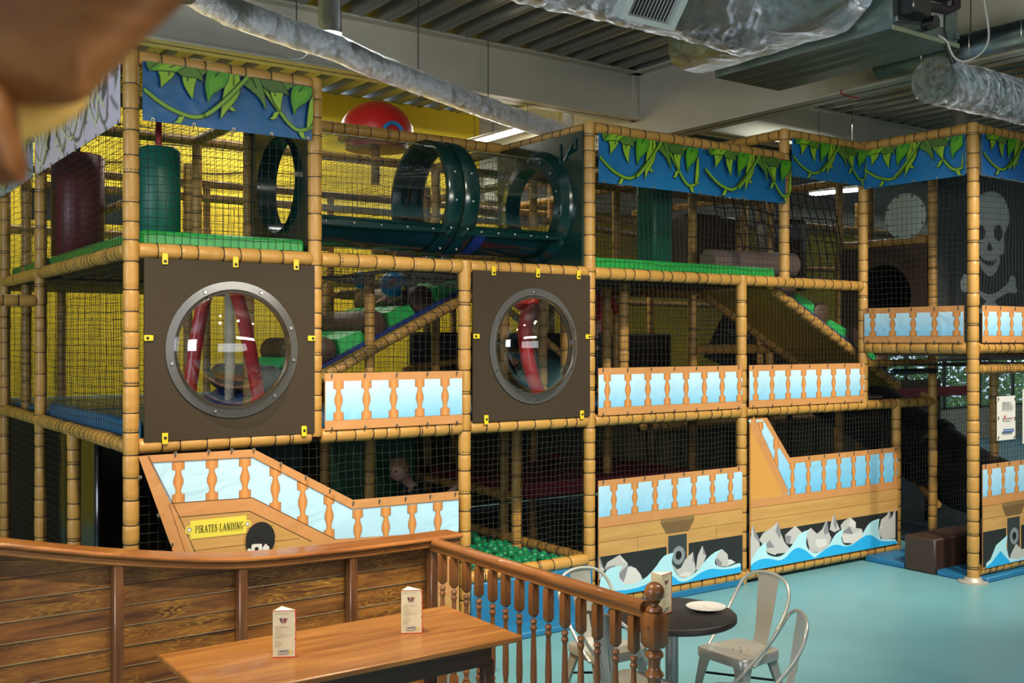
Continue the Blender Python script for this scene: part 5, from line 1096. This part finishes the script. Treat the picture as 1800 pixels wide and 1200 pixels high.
for i in range(len(ribs)-1):
    x0, x1 = ribs[i]+.022, ribs[i+1]-.022; z = -.0
    while z < max(cz_(x0), cz_(x1))-.06:
        z1 = z+.105; ta, tb = cz_(x0)-.05, cz_(x1)-.05
        if z1 > max(ta, tb): z1 = None
        q = MB(); g = .0035; dy = random.uniform(0, .004)
        za, zb_ = (z1-g, z1-g) if z1 else (ta, tb)
        if z1: za, zb_ = min(za, ta), min(zb_, tb)
        y0, y1 = YW_+dy, YW_+.035
        b0, b1 = min(z, za-.004), min(z, zb_-.004)
        q.add([Vector(v)-BO-Vector((x0+.5, 0, z)) for v in ((x0, y0, b0), (x1, y0, b1), (x1, y1, b1), (x0, y1, b0), (x0, y0+.003, za), (x1, y0+.003, zb_), (x1, y1, zb_), (x0, y1, za))], [(0, 3, 2, 1), (4, 5, 6, 7), (0, 1, 5, 4), (1, 2, 6, 5), (2, 3, 7, 6), (3, 0, 4, 7)])
        o = q.build('plank', PL, bw, False); o.location = (x0+.5, 0, z)
        q = MB(); 
        if z1 is None: break
        z = z+.105
# pale worn joint edges
q = MB()
for i in range(len(ribs)-1):
    z = .105
    while z < cz_(ribs[i+1])-.1: q.box(Vector((ribs[i]+.024, YW_-.001, z-.0035))-BO, Vector((ribs[i+1]-.024, YW_+.01, z))-BO); z += .105
q.build('worn_edge', mat('worn_edge', (.30, .22, .13), .5), bw, False, kind='stuff')
def capstrip(name, y0, y1, dz0, dz1, m_, r=.006):
    q = MB(); n = 48; vs = []
    for i in range(n+1):
        x = lp(-.5, 3.48, i/n); c = cz_(x)
        for y, z in ((y0, dz0+r), (y0+r, dz0), (y1-r, dz0), (y1, dz0+r), (y1, dz1-r), (y1-r, dz1), (y0+r, dz1), (y0, dz1-r)): vs.append(Vector((x, y, c+z))-BO)
    q.add(vs, [(i*8+k, i*8+(k+1) % 8, i*8+8+(k+1) % 8, i*8+8+k) for i in range(n) for k in range(8)]+[tuple(range(8)), tuple(reversed([n*8+k for k in range(8)]))]); return q.build(name, m_, bw)
capstrip('cap_rail', YW_-.11, YW_+.09, -.028, 0, CW, .01); capstrip('cap_moulding', YW_-.085, YW_+.06, -.068, -.028, CW, .008)

# ------------------------------------------------------------------ balustrade railing
bl = empty('balustrade', (3.29, 3.52, 0), 'brown turned-wood balustrade with a ball-topped newel post', 'railing'); LO = Vector((3.29, 3.52, 0))
BW = wood('turned_wood', (.16, .056, .016), (.30, .112, .032), rough=.32, axis='Z', scale=.7, coat=.3); HW = wood('rail_wood', (.20, .07, .018), (.36, .14, .038), rough=.32, axis='Y', coat=.35)
q = MB(); n = 14; hp = []
for k in range(16):
    a = 2*pi*k/16; hp.append((.032*cos(a), .022*sin(a)+(.0 if sin(a) > 0 else .0)))
q.sweep([(0, .06, .975), (0, 2.02, .975), (0, 2.06, .972)], [.034, .034, .026], 18, up=(0, 0, 1), sx=.85, sy=1.05); q.build('handrail', HW, bl, angle=60)
q = MB(); q.rbox((-.022, .06, .925), (.022, 1.98, .955), .004); q.build('rail_fillet', HW, bl); q = MB(); q.rbox((-.03, .05, .06), (.03, 1.98, .10), .005); q.build('bottom_rail', HW, bl)
def sq(m, a, z0, z1, ch=.012):
    m.add([(sx*(a-c), sy*(a-c), z) for z, c in ((z0, ch), (z0+ch*1.6, 0), (z1-ch*1.6, 0), (z1, ch)) for sx, sy in ((-1, -1), (1, -1), (1, 1), (-1, 1))],
          [(3, 2, 1, 0), (12, 13, 14, 15)]+[(i*4+k, i*4+(k+1) % 4, i*4+4+(k+1) % 4, i*4+4+k) for i in range(3) for k in range(4)])
bm_ = MB(); sq(bm_, .0205, .74, .93); sq(bm_, .0205, .10, .24)
bm_.lathe([(.013, .73), (.017, .725), (.019, .715), (.015, .707), (.013, .70), (.018, .69), (.019, .68), (.014, .67), (.012, .66), (.014, .62), (.017, .50), (.018, .42), (.0165, .37), (.0125, .335), (.012, .33), (.017, .322), (.018, .315), (.013, .305), (.012, .30), (.018, .29), (.0195, .28), (.015, .265), (.013, .25), (.018, .24)], n=14)
q0 = bm_.build('baluster', BW, bl, angle=35); ys = []
for px in (778, 798, 820, 842, 866, 889, 913, 938, 964, 993, 1021, 1050, 1082, 1114): ys.append(at(px, 1000, X=3.29).y-3.52)
q0.location = (0, ys[0], 0)
for y in ys[1:]: c = q0.copy(); C.objects.link(c); c.location = (0, y, 0)
nw = MB(); sq(nw, .045, .80, .965, .014); sq(nw, .045, 0, .25, .014)
nw.lathe([(.030, .79), (.036, .785), (.043, .772), (.043, .762), (.030, .75), (.026, .72), (.030, .70), (.042, .685), (.044, .675), (.034, .662), (.030, .65), (.034, .56), (.042, .48), (.043, .42), (.036, .36), (.028, .33), (.042, .315), (.042, .30), (.030, .285), (.036, .26)], n=20)
nw.lathe([(.028, .96), (.040, .972), (.036, .985), (.020, .995), (.018, 1.002), (.030, 1.012)]+[(max(.001, .047*cos(a)), 1.055+.047*sin(a)) for a in [radians(-60+15*k) for k in range(11)]], n=24)
o = nw.build('newel_post', BW, bl, angle=35)
q = MB(); q.sweep([(-.046, -.01, .90), (-.05, -.01, .90)], .006, 8); q.build('screw', BOLT(), bl)

# ------------------------------------------------------------------ booth table and menus
TW = wood('table_wood', (.24, .085, .018), (.44, .19, .045), rough=.36, coat=.12, scale=.8)
tb = empty('booth_table', (2.25, 4.52, 0), 'long brown wooden table in front of the ship-sided wall', 'table')
q = MB(); q.rbox((-.80, -.36, .725), (.76, .36, .755), .006); q.build('table_top', TW, tb)
DWD = wood('table_base_wood', (.045, .016, .008), (.09, .032, .013), rough=.4)
for a in (((-.70, -.30, .62), (.62, -.275, .725)), ((-.70, .275, .62), (.62, .30, .725)), ((-.70, -.275, .62), (-.675, .275, .725)), ((.595, -.275, .62), (.62, .275, .725))): q = MB(); q.rbox(*a, .004); q.build('apron', DWD, tb)
for sx in (-.69, .585):
    for sy in (-.29, .245): q = MB(); q.rbox((sx, sy, 0), (sx+.055, sy+.055, .64), .005); q.build('leg', DWD, tb)
PAPER = mat('menu_cream', (.74, .64, .42), .5, var=.12, vscale=14); PRED = mat('menu_red', (.62, .05, .02), .5); PWH = mat('menu_inside', (.85, .82, .76), .5); PINK = mat('menu_grey_ink', (.35, .28, .18), .5); PDK = mat('menu_dark_ink', (.06, .02, .03), .5); PPK = mat('menu_pink_ink', (.50, .16, .18), .5); PNV = mat('menu_navy_ink', (.03, .04, .12), .5)
def menu(loc, rz, label, s_=1.0):
    b = empty('menu_card', loc, label, 'menu', 'three-sided menu cards', rz); w_, h = .105*s_, .215*s_; d = w_*.8
    A_, B_, Cc = Vector((-w_/2, 0, 0)), Vector((w_/2, 0, 0)), Vector((-.02, d, 0)); U = Vector((0, 0, h)); q = MB()
    q.k = 0; q.add([A_, B_, B_+U, A_+U], [(0, 1, 2, 3)]); q.add([B_, Cc, Cc+U, B_+U], [(0, 1, 2, 3)]); q.add([Cc, A_, A_+U, Cc+U], [(0, 1, 2, 3)])
    q.k = 1; q.add([A_+U*.985, B_+U*.985, Cc+U*.985], [(0, 1, 2)]); q.build('card', [PAPER, PWH], b, False)
    P_ = Print(None, (0, -1, 0), (0, 0, 0)); W_ = lambda x, z: Vector(((x-.5)*w_, 0, z*h))
    pl = lambda pts, m_: P_.poly([W_(*p) for p in pts], m_)
    pl([(0, 0), (1, 0), (1, .018), (0, .018)], PRED); pl([(0, .985), (1, .985), (1, 1), (0, 1)], PRED)
    pl([(.955, .02), (1, .02), (1, .985), (.94, .985), (.95, .9), (.965, .8), (.95, .7), (.97, .6), (.96, .52), (.97, .42), (.93, .38), (.97, .34), (.965, .2)], PRED)
    pl([(.08, .93), (.72, .93), (.72, .938), (.08, .938)], PINK)
    for k, (x0, m_) in enumerate(((.28, PDK), (.38, PPK), (.48, PDK), (.57, PPK))): pl([(x0, .83), (x0+.085, .84), (lp(x0, .47, .5)+.03, .73), (lp(x0, .47, .5), .73)], m_)
    z = .655
    for k, l in enumerate((.5, .62, .2, .25, .3, .22, .42, .68, .34, .28, 0, .22, .36, .3, .24, .26, .12)):
        if l: pl([(.09, z), (.09+l, z), (.09+l, z+.007), (.09, z+.007)], PINK if k else PPK)
        z -= .0275
    pl([(.24, .075), (.66, .09), (.66, .165), (.24, .15)], PNV); pl([(.26, .085), (.64, .099), (.64, .155), (.26, .141)], PAPER); pl([(.30, .115), (.62, .125), (.62, .145), (.30, .137)], PNV)
    pl([(.76+.05*cos(a), .12+.025*sin(a)) for a in [2*pi*k/8 for k in range(8)]], YEL())
    P_.build(b); return b
p1 = at(481, 1158, Z=.756); p2 = at(709, 1117, Z=.756)
menu(at(500, 1155, Z=.756), YAW-pi/2+.12, 'cream menu card with red edges nearer the left end of the booth table')
menu(at(724, 1113, Z=.756), YAW-pi/2+.10, 'cream menu card with red edges near the right end of the booth table')
# ------------------------------------------------------------------ round table, plate, chairs
rt = empty('cafe_table', (3.95, 4.09, 0), 'small round black cafe table on a grey pedestal', 'table'); q = MB(); q.lathe([(.335, .705), (.345, .712), (.345, .735), (.338, .742)], n=48); q.build('table_top', mat('black_laminate', (.022, .018, .016), .42), rt, angle=50)
q = MB(); q.lathe([(.035, .02), (.035, .705)], n=20); q.build('pedestal', mat('grey_powder_coat', (.36, .38, .38), .35, .6), rt); q = MB(); q.lathe([(.21, 0), (.21, .012), (.06, .03), (.036, .05)], n=28); q.build('base', mat('grey_powder_coat'), rt)
c_ = at(1241, 1070, Z=.744); pt = empty('plate', c_, 'white plate with crumbs on the round black table', 'plate'); q = MB(); q.lathe([(.055, 0), (.06, .004), (.105, .014), (.108, .017), (.098, .015), (.062, .008), (.001, .0075)], n=36); q.build('dish', mat('white_china', (.78, .76, .73), .2, coat=.5), pt)
for k in range(9): a = random.uniform(0, 6.3); r_ = random.uniform(.005, .055); q = MB(); q.sphere((r_*cos(a), r_*sin(a), .010), .0025, 6, 4); q.build('crumb', PAPER, pt)
menu(at(1172, 1078, Z=.744), YAW-pi/2+.9, 'cream menu card on the round black table behind the newel post', 1.0)
CM = mat('silver_grey_enamel', (.56, .56, .50), .30, .5)
def chair(loc, rz, label):
    b = empty('cafe_chair', loc, label, 'chair', 'metal cafe chairs around the round table', rz)     # faces +Y locally
    q = MB(); n = 7; vs = []   # seat pan, slightly dished with rolled edge
    def edge(t):               # rounded trapezoid outline
        return t
    W0, W1, D0, D1 = .155, .185, -.17, .18; ol = []
    for (cx, cy, a0) in ((W1-.04, D1-.04, 0), (-W1+.04, D1-.04, 90), (-W0+.04, D0+.04, 180), (W0-.04, D0+.04, 270)):
        for k in range(6): a = radians(a0+18*k); ol.append((cx+.04*cos(a), cy+.04*sin(a)))
    N_ = len(ol); rings = [(.0, .438), (.6, .438), (.9, .443), (.97, .446), (1.0, .440), (1.0, .395), (.985, .395), (.97, .43), (.9, .434), (0, .432)]
    for s_, z in rings: vs += [(x*s_, y*s_, z) if s_ else (x*.001, y*.001, z) for x, y in ol]
    q.add(vs, [(i*N_+k, i*N_+(k+1) % N_, (i+1)*N_+(k+1) % N_, (i+1)*N_+k) for i in range(len(rings)-1) for k in range(N_)]); st = q.build('seat', CM, b, angle=50)
    for x, y in ((-.03, .03), (.03, .03), (0, 0), (-.03, -.03), (.03, -.03)): h = MB(); h.sweep([(x, y, .4385), (x, y, .4392)], .005, 8); h.build('drain_hole', TIE(), st)
    for sx in (-1, 1):
        for sy in (-1, 1):
            top = Vector((sx*(.15 if sy > 0 else .12), sy*.14+.005, .42)); bot = Vector((sx*.20, sy*.20, 0)); q = MB(); vs = []
            for t, a, c in ((0, .075, .035), (.12, .055, .03), (.4, .035, .024), (1, .018, .016)):
                p = top.lerp(bot, t); vs += [p+Vector((sx*.012, sy*.012, 0)), p+Vector((-sx*a, sy*.012, 0)), p+Vector((-sx*a, -sy*.0, 0)), p+Vector((-sx*.008, -sy*.0, 0)), p+Vector((-sx*.008, -sy*a, 0)), p+Vector((sx*.012, -sy*a, 0))]
            q.add(vs, [(i*6+k, i*6+(k+1) % 6, i*6+6+(k+1) % 6, i*6+6+k) for i in range(3) for k in range(6)]+[(0, 1, 2, 3, 4, 5), (23, 22, 21, 20, 19, 18)]); lg = q.build('leg', CM, b, False)
            q = MB(); q.sweep([bot+Vector((0, 0, .0)), bot+Vector((0, 0, .02))], .018, 8); q.build('rubber_foot', TIE(), lg)
    hp = [(-.185, .10, .40), (-.195, .02, .47), (-.20, -.12, .62), (-.195, -.185, .72), (-.17, -.215, .79), (-.11, -.235, .835), (0, -.245, .85)]; hp += [(-x, y, z) for x, y, z in reversed(hp[:-1])]
    cc = [Vector(p) for p in hp]
    for _ in range(2): cc = [cc[0]]+[x for i in range(len(cc)-1) for x in (cc[i].lerp(cc[i+1], .25), cc[i].lerp(cc[i+1], .75))]+[cc[-1]]
    q = MB(); q.sweep(cc, .0095, 10); q.build('back_hoop', CM, b)
    q = MB(); vs = []; sp = [(.425, -.15, .055), (.45, -.165, .05), (.50, -.185, .052), (.60, -.205, .06), (.72, -.225, .07), (.80, -.24, .075), (.845, -.245, .078)]
    for z, y, w_ in sp: vs += [(-w_, y+.006, z), (0, y, z), (w_, y+.006, z), (w_, y-.001+.005, z), (0, y-.006, z), (-w_, y-.001+.005, z)]
    q.add(vs, [(i*6+k, i*6+(k+1) % 6, i*6+6+(k+1) % 6, i*6+6+k) for i in range(len(sp)-1) for k in range(6)]+[(0, 1, 2, 3, 4, 5)]); bs = q.build('back_splat', CM, b, angle=60)
    q = MB(); q.sweep([(-.026, -.204, .56), (-.03, -.226, .70), (-.03, -.234, .76), (.03, -.234, .76), (.03, -.226, .70), (.026, -.204, .56)], .004, 6); q.build('pressed_rib', CM, bs)
    q = MB(); q.sweep([(-.16, -.16, .27), (.16, .16, .30)], .007, 6); q.sweep([(.16, -.16, .27), (-.16, .16, .30)], .007, 6); q.rbox((-.02, -.02, .27), (.02, .02, .30), .003); q.build('cross_brace', TIE(), b)
    return b
chair((4.52, 4.12, 0), radians(90), 'silver metal chair to the right of the round table, its back fully visible')
chair((3.99, 3.55, 0), radians(55), 'silver metal chair nearest the bottom edge, turned side-on')
chair((3.93, 4.62, 0), radians(178), 'silver metal chair behind the round table, partly behind the rail')
chair((3.60, 4.02, 0), radians(-82), 'silver metal chair between the balusters and the round table')
# ------------------------------------------------------------------ children in the play frame
def figure(name, loc, J, E, label, regions, hair=None, faced=(0, -1, 0)):
    """J: joint -> (xyz, radius); E: edges; regions: joint -> material; one skinned body mesh"""
    b = empty(name, loc, label, 'person'); names = list(J); idx = {k: i for i, k in enumerate(names)}
    me = bpy.data.meshes.new('body'); me.from_pydata([J[k][0] for k in names], [(idx[a], idx[b_]) for a, b_ in E], []); o = bpy.data.objects.new('body', me); C.objects.link(o)
    md = o.modifiers.new('skin', 'SKIN'); md.use_smooth_shade = True
    for i, k in enumerate(names): me.skin_vertices[0].data[i].radius = (J[k][1], J[k][1]); me.skin_vertices[0].data[i].use_root = (k == 'pelvis')
    s_ = o.modifiers.new('sub', 'SUBSURF'); s_.levels = 2; s_.render_levels = 2
    dg = bpy.context.evaluated_depsgraph_get(); m2 = bpy.data.meshes.new_from_object(o.evaluated_get(dg)); bpy.data.objects.remove(o)
    ms = []; 
    for m_ in regions.values():
        if m_ not in ms: ms.append(m_)
    m2.materials.clear()
    for m_ in ms: m2.materials.append(m_)
    js = [(Vector(J[k][0]), ms.index(regions[k])) for k in names if k in regions]
    for p in m2.polygons: p.material_index = min(js, key=lambda t: (t[0]-p.center).length)[1]; p.use_smooth = True
    ob = bpy.data.objects.new('body', m2); C.objects.link(ob); ob.parent = b
    h = Vector(J['head'][0]); f_ = Vector(faced).normalized(); r_ = J['head'][1]; side = f_.cross(Vector((0, 0, 1))).normalized() if abs(f_.z) < .9 else Vector((1, 0, 0)); u = side.cross(f_)
    sk = mat('skin', (.55, .30, .21), .5)
    q = MB(); q.sphere(h, r_*1.12, 18, 14, (.86, .95, 1.12)); hd = q.build('head', sk, b)
    for s2 in (-1, 1): q = MB(); q.sphere(h+f_*r_*.98+side*s2*r_*.34+u*r_*.08, r_*.11, 8, 6); q.build('eye', TIE(), hd); q = MB(); q.sphere(h+side*s2*r_*.98, r_*.2, 8, 6); q.build('ear', sk, hd)
    q = MB(); q.sphere(h+f_*r_*1.12-u*r_*.12, r_*.14, 8, 6); q.build('nose', sk, hd); q = MB(); q.sphere(h+f_*r_*.98-u*r_*.45, r_*.2, 8, 6, (1, 1, .35)); q.build('mouth', mat('lip', (.35, .10, .09), .5), hd)
    if hair: q = MB(); q.sphere(h-f_*r_*.22+u*r_*.22, r_*1.16, 16, 12, (.95, 1, 1.02)); q.build('hair', hair, b)
    return b
def hand(J, E, key, wrist, d, s_=1.0):
    d = Vector(d).normalized(); side = d.cross(Vector((0, 0, 1))).normalized(); w_ = Vector(wrist)
    pm = w_+d*.045*s_; J[key+'_palm'] = (tuple(pm), .022*s_); E.append((key, key+'_palm'))
    for i, (o_, l) in enumerate(((-.024, .045), (-.008, .055), (.008, .05), (.024, .04))):
        a = pm+d*.02*s_+side*o_*s_; e = a+d*l*s_+Vector((0, 0, -.015*s_))
        J['%s_f%d' % (key, i)] = (tuple(a), .008*s_); J['%s_t%d' % (key, i)] = (tuple(e), .006*s_); E += [(key+'_palm', '%s_f%d' % (key, i)), ('%s_f%d' % (key, i), '%s_t%d' % (key, i))]
    a = w_+d*.03*s_-side*.03*s_; J[key+'_th'] = (tuple(a), .009*s_); J[key+'_tt'] = (tuple(a+d*.025*s_-side*.012*s_), .007*s_); E += [(key+'_palm', key+'_th'), (key+'_th', key+'_tt')]
SKIN = mat('skin', (.55, .30, .21), .5)
def person(name, loc, pts, label, top, leg, hair, shoe, faced, hd=(-1, 0, -.2)):
    R_ = dict(pelvis=.085, chest=.09, neck=.04, head=.085, shl=.045, shr=.045, ell=.034, elr=.034, wrl=.024, wrr=.024, hpl=.065, hpr=.065, knl=.048, knr=.048, anl=.032, anr=.032, tol=.028, tor=.028)
    J = {k: (tuple(pts[k]), R_[k]) for k in pts}
    E = [('pelvis', 'chest'), ('chest', 'neck'), ('neck', 'head'), ('chest', 'shl'), ('chest', 'shr'), ('shl', 'ell'), ('shr', 'elr'), ('ell', 'wrl'), ('elr', 'wrr'), ('pelvis', 'hpl'), ('pelvis', 'hpr'), ('hpl', 'knl'), ('hpr', 'knr'), ('knl', 'anl'), ('knr', 'anr'), ('anl', 'tol'), ('anr', 'tor')]
    hand(J, E, 'wrl', pts['wrl'], hd, .8); hand(J, E, 'wrr', pts['wrr'], hd, .8)
    reg = {}
    for k in J:
        reg[k] = SKIN if (k in ('neck', 'head') or k.startswith('wr')) else shoe if k in ('tol', 'tor') else leg if k in ('hpl', 'hpr', 'knl', 'knr', 'anl', 'anr') else top
    return figure(name, loc, J, E, label, reg, hair, faced)
GT = mat('grey_green_top', (.10, .16, .15), .8); DKT = mat('dark_jeans', (.02, .025, .04), .8); HB = mat('brown_hair', (.07, .035, .015), .7); WS_ = mat('white_shoe', (.6, .6, .58), .6); REDC = mat('red_coat', (.45, .01, .02), .7); BLK = mat('black_jumper', (.010, .018, .016), .8)
person('person', (4.40, 8.1, 2.54), dict(pelvis=(.72, 0, .33), chest=(.42, 0, .36), neck=(.26, 0, .40), head=(.15, 0, .46), shl=(.36, -.13, .34), shr=(.36, .13, .34), ell=(.18, -.17, .18), elr=(.2, .2, .18), wrl=(.03, -.12, .03), wrr=(.05, .16, .03),
       hpl=(.78, -.09, .30), hpr=(.78, .09, .30), knl=(.88, -.11, .12), knr=(.86, .11, .12), anl=(1.12, -.11, .22), anr=(1.10, .11, .22), tol=(1.2, -.11, .18), tor=(1.2, .11, .18)), 'child in a grey-green top crawling over the brown rollers of the ramp', GT, DKT, HB, WS_, (-1, -.3, -.2))
person('person', (7.05, 8.35, 1.65), dict(pelvis=(0, 0, .66), chest=(0, 0, .95), neck=(0, 0, 1.10), head=(0, 0, 1.24), shl=(-.13, 0, 1.02), shr=(.13, 0, 1.02), ell=(-.17, -.03, .84), elr=(.17, -.05, .86), wrl=(-.16, -.1, .68), wrr=(.15, -.18, .80),
       hpl=(-.07, 0, .6), hpr=(.07, 0, .6), knl=(-.08, -.03, .34), knr=(.08, -.02, .34), anl=(-.08, 0, .06), anr=(.08, 0, .06), tol=(-.08, -.09, .03), tor=(.08, -.09, .03)), 'child in a red coat standing deep in the middle level behind the nets', REDC, DKT, HB, WS_, (0, -1, 0), (0, -.3, -1))
person('person', (5.0, 8.65, .05), dict(pelvis=(.18, 0, .42), chest=(.02, -.02, .70), neck=(-.10, -.03, .83), head=(-.22, -.06, .95), shl=(-.08, -.14, .74), shr=(.0, .12, .76), ell=(.02, -.28, .62), elr=(-.12, .18, .58), wrl=(.24, -.33, .78), wrr=(-.22, .1, .42),
       hpl=(.2, -.08, .38), hpr=(.2, .08, .38), knl=(-.02, -.12, .10), knr=(-.02, .12, .36), anl=(.28, -.12, .05), anr=(.0, .12, .06), tol=(.36, -.12, .03), tor=(-.1, .12, .03)), 'person in a black jumper crouching in the dark lower level left of the ball pit', BLK, DKT, mat('fair_hair', (.28, .17, .08), .7), WS_, (-1, -.5, -.2), (.5, -.4, .5))

# ------------------------------------------------------------------ carved ornament hanging close to the lens
CV = wood('carved_wood', (.16, .055, .014), (.34, .14, .038), rough=.5, scale=2, coat=0); CV2 = mat('pale_carved_wood', (.85, .55, .15), .5, var=.2, vscale=20)
on = empty('carved_ornament', at(100, 60, D=.50), 'out-of-focus carved brown wood ornament hanging in the top left corner', 'ornament'); oo = at(100, 60, D=.50)
vd = Vector((DX, DY, 0))
def blob(name, poly, D, th, m_, it=3):
    P_ = [Vector(p) for p in smooth_poly(poly, it)]; cx = sum((p.x for p in P_))/len(P_); cy = sum((p.y for p in P_))/len(P_); q = MB(); n = len(P_); vs = []
    lay = ((.0, -1), (.35, -.97), (.65, -.8), (.88, -.45), (1, 0), (.9, .45), (.65, .8), (.3, .95))
    for s_, d_ in lay: vs += [at(cx+(p.x-cx)*max(s_, .01), cy+(p.y-cy)*max(s_, .01), D=D)+vd*th*d_-oo for p in P_]
    q.add(vs, [(i*n+k, i*n+(k+1) % n, (i+1)*n+(k+1) % n, (i+1)*n+k) for i in range(len(lay)-1) for k in range(n)]+[tuple(reversed([(len(lay)-1)*n+k for k in range(n)]))]); return q.build(name, m_, on)
blob('carved_body', [(-200, -200), (120, -260), (420, -190), (420, -100), (325, 0), (235, 82), (168, 150), (142, 186), (60, 186), (0, 180), (-200, 170)], .50, .016, CV)
blob('carved_tail', [(-160, 100), (0, 130), (24, 180), (26, 235), (46, 285), (40, 322), (0, 328), (-190, 345)], .49, .014, CV)
blob('carved_inlay', [(-80, 110), (40, 120), (175, 125), (160, 178), (122, 216), (66, 242), (20, 254), (-80, 274)], .52, .008, CV2)
q = MB(); q.sweep([at(60, -150, D=.5)-oo, at(60, -1500, D=.5)-oo], .0015, 6); q.build('cord', TIE(), on)
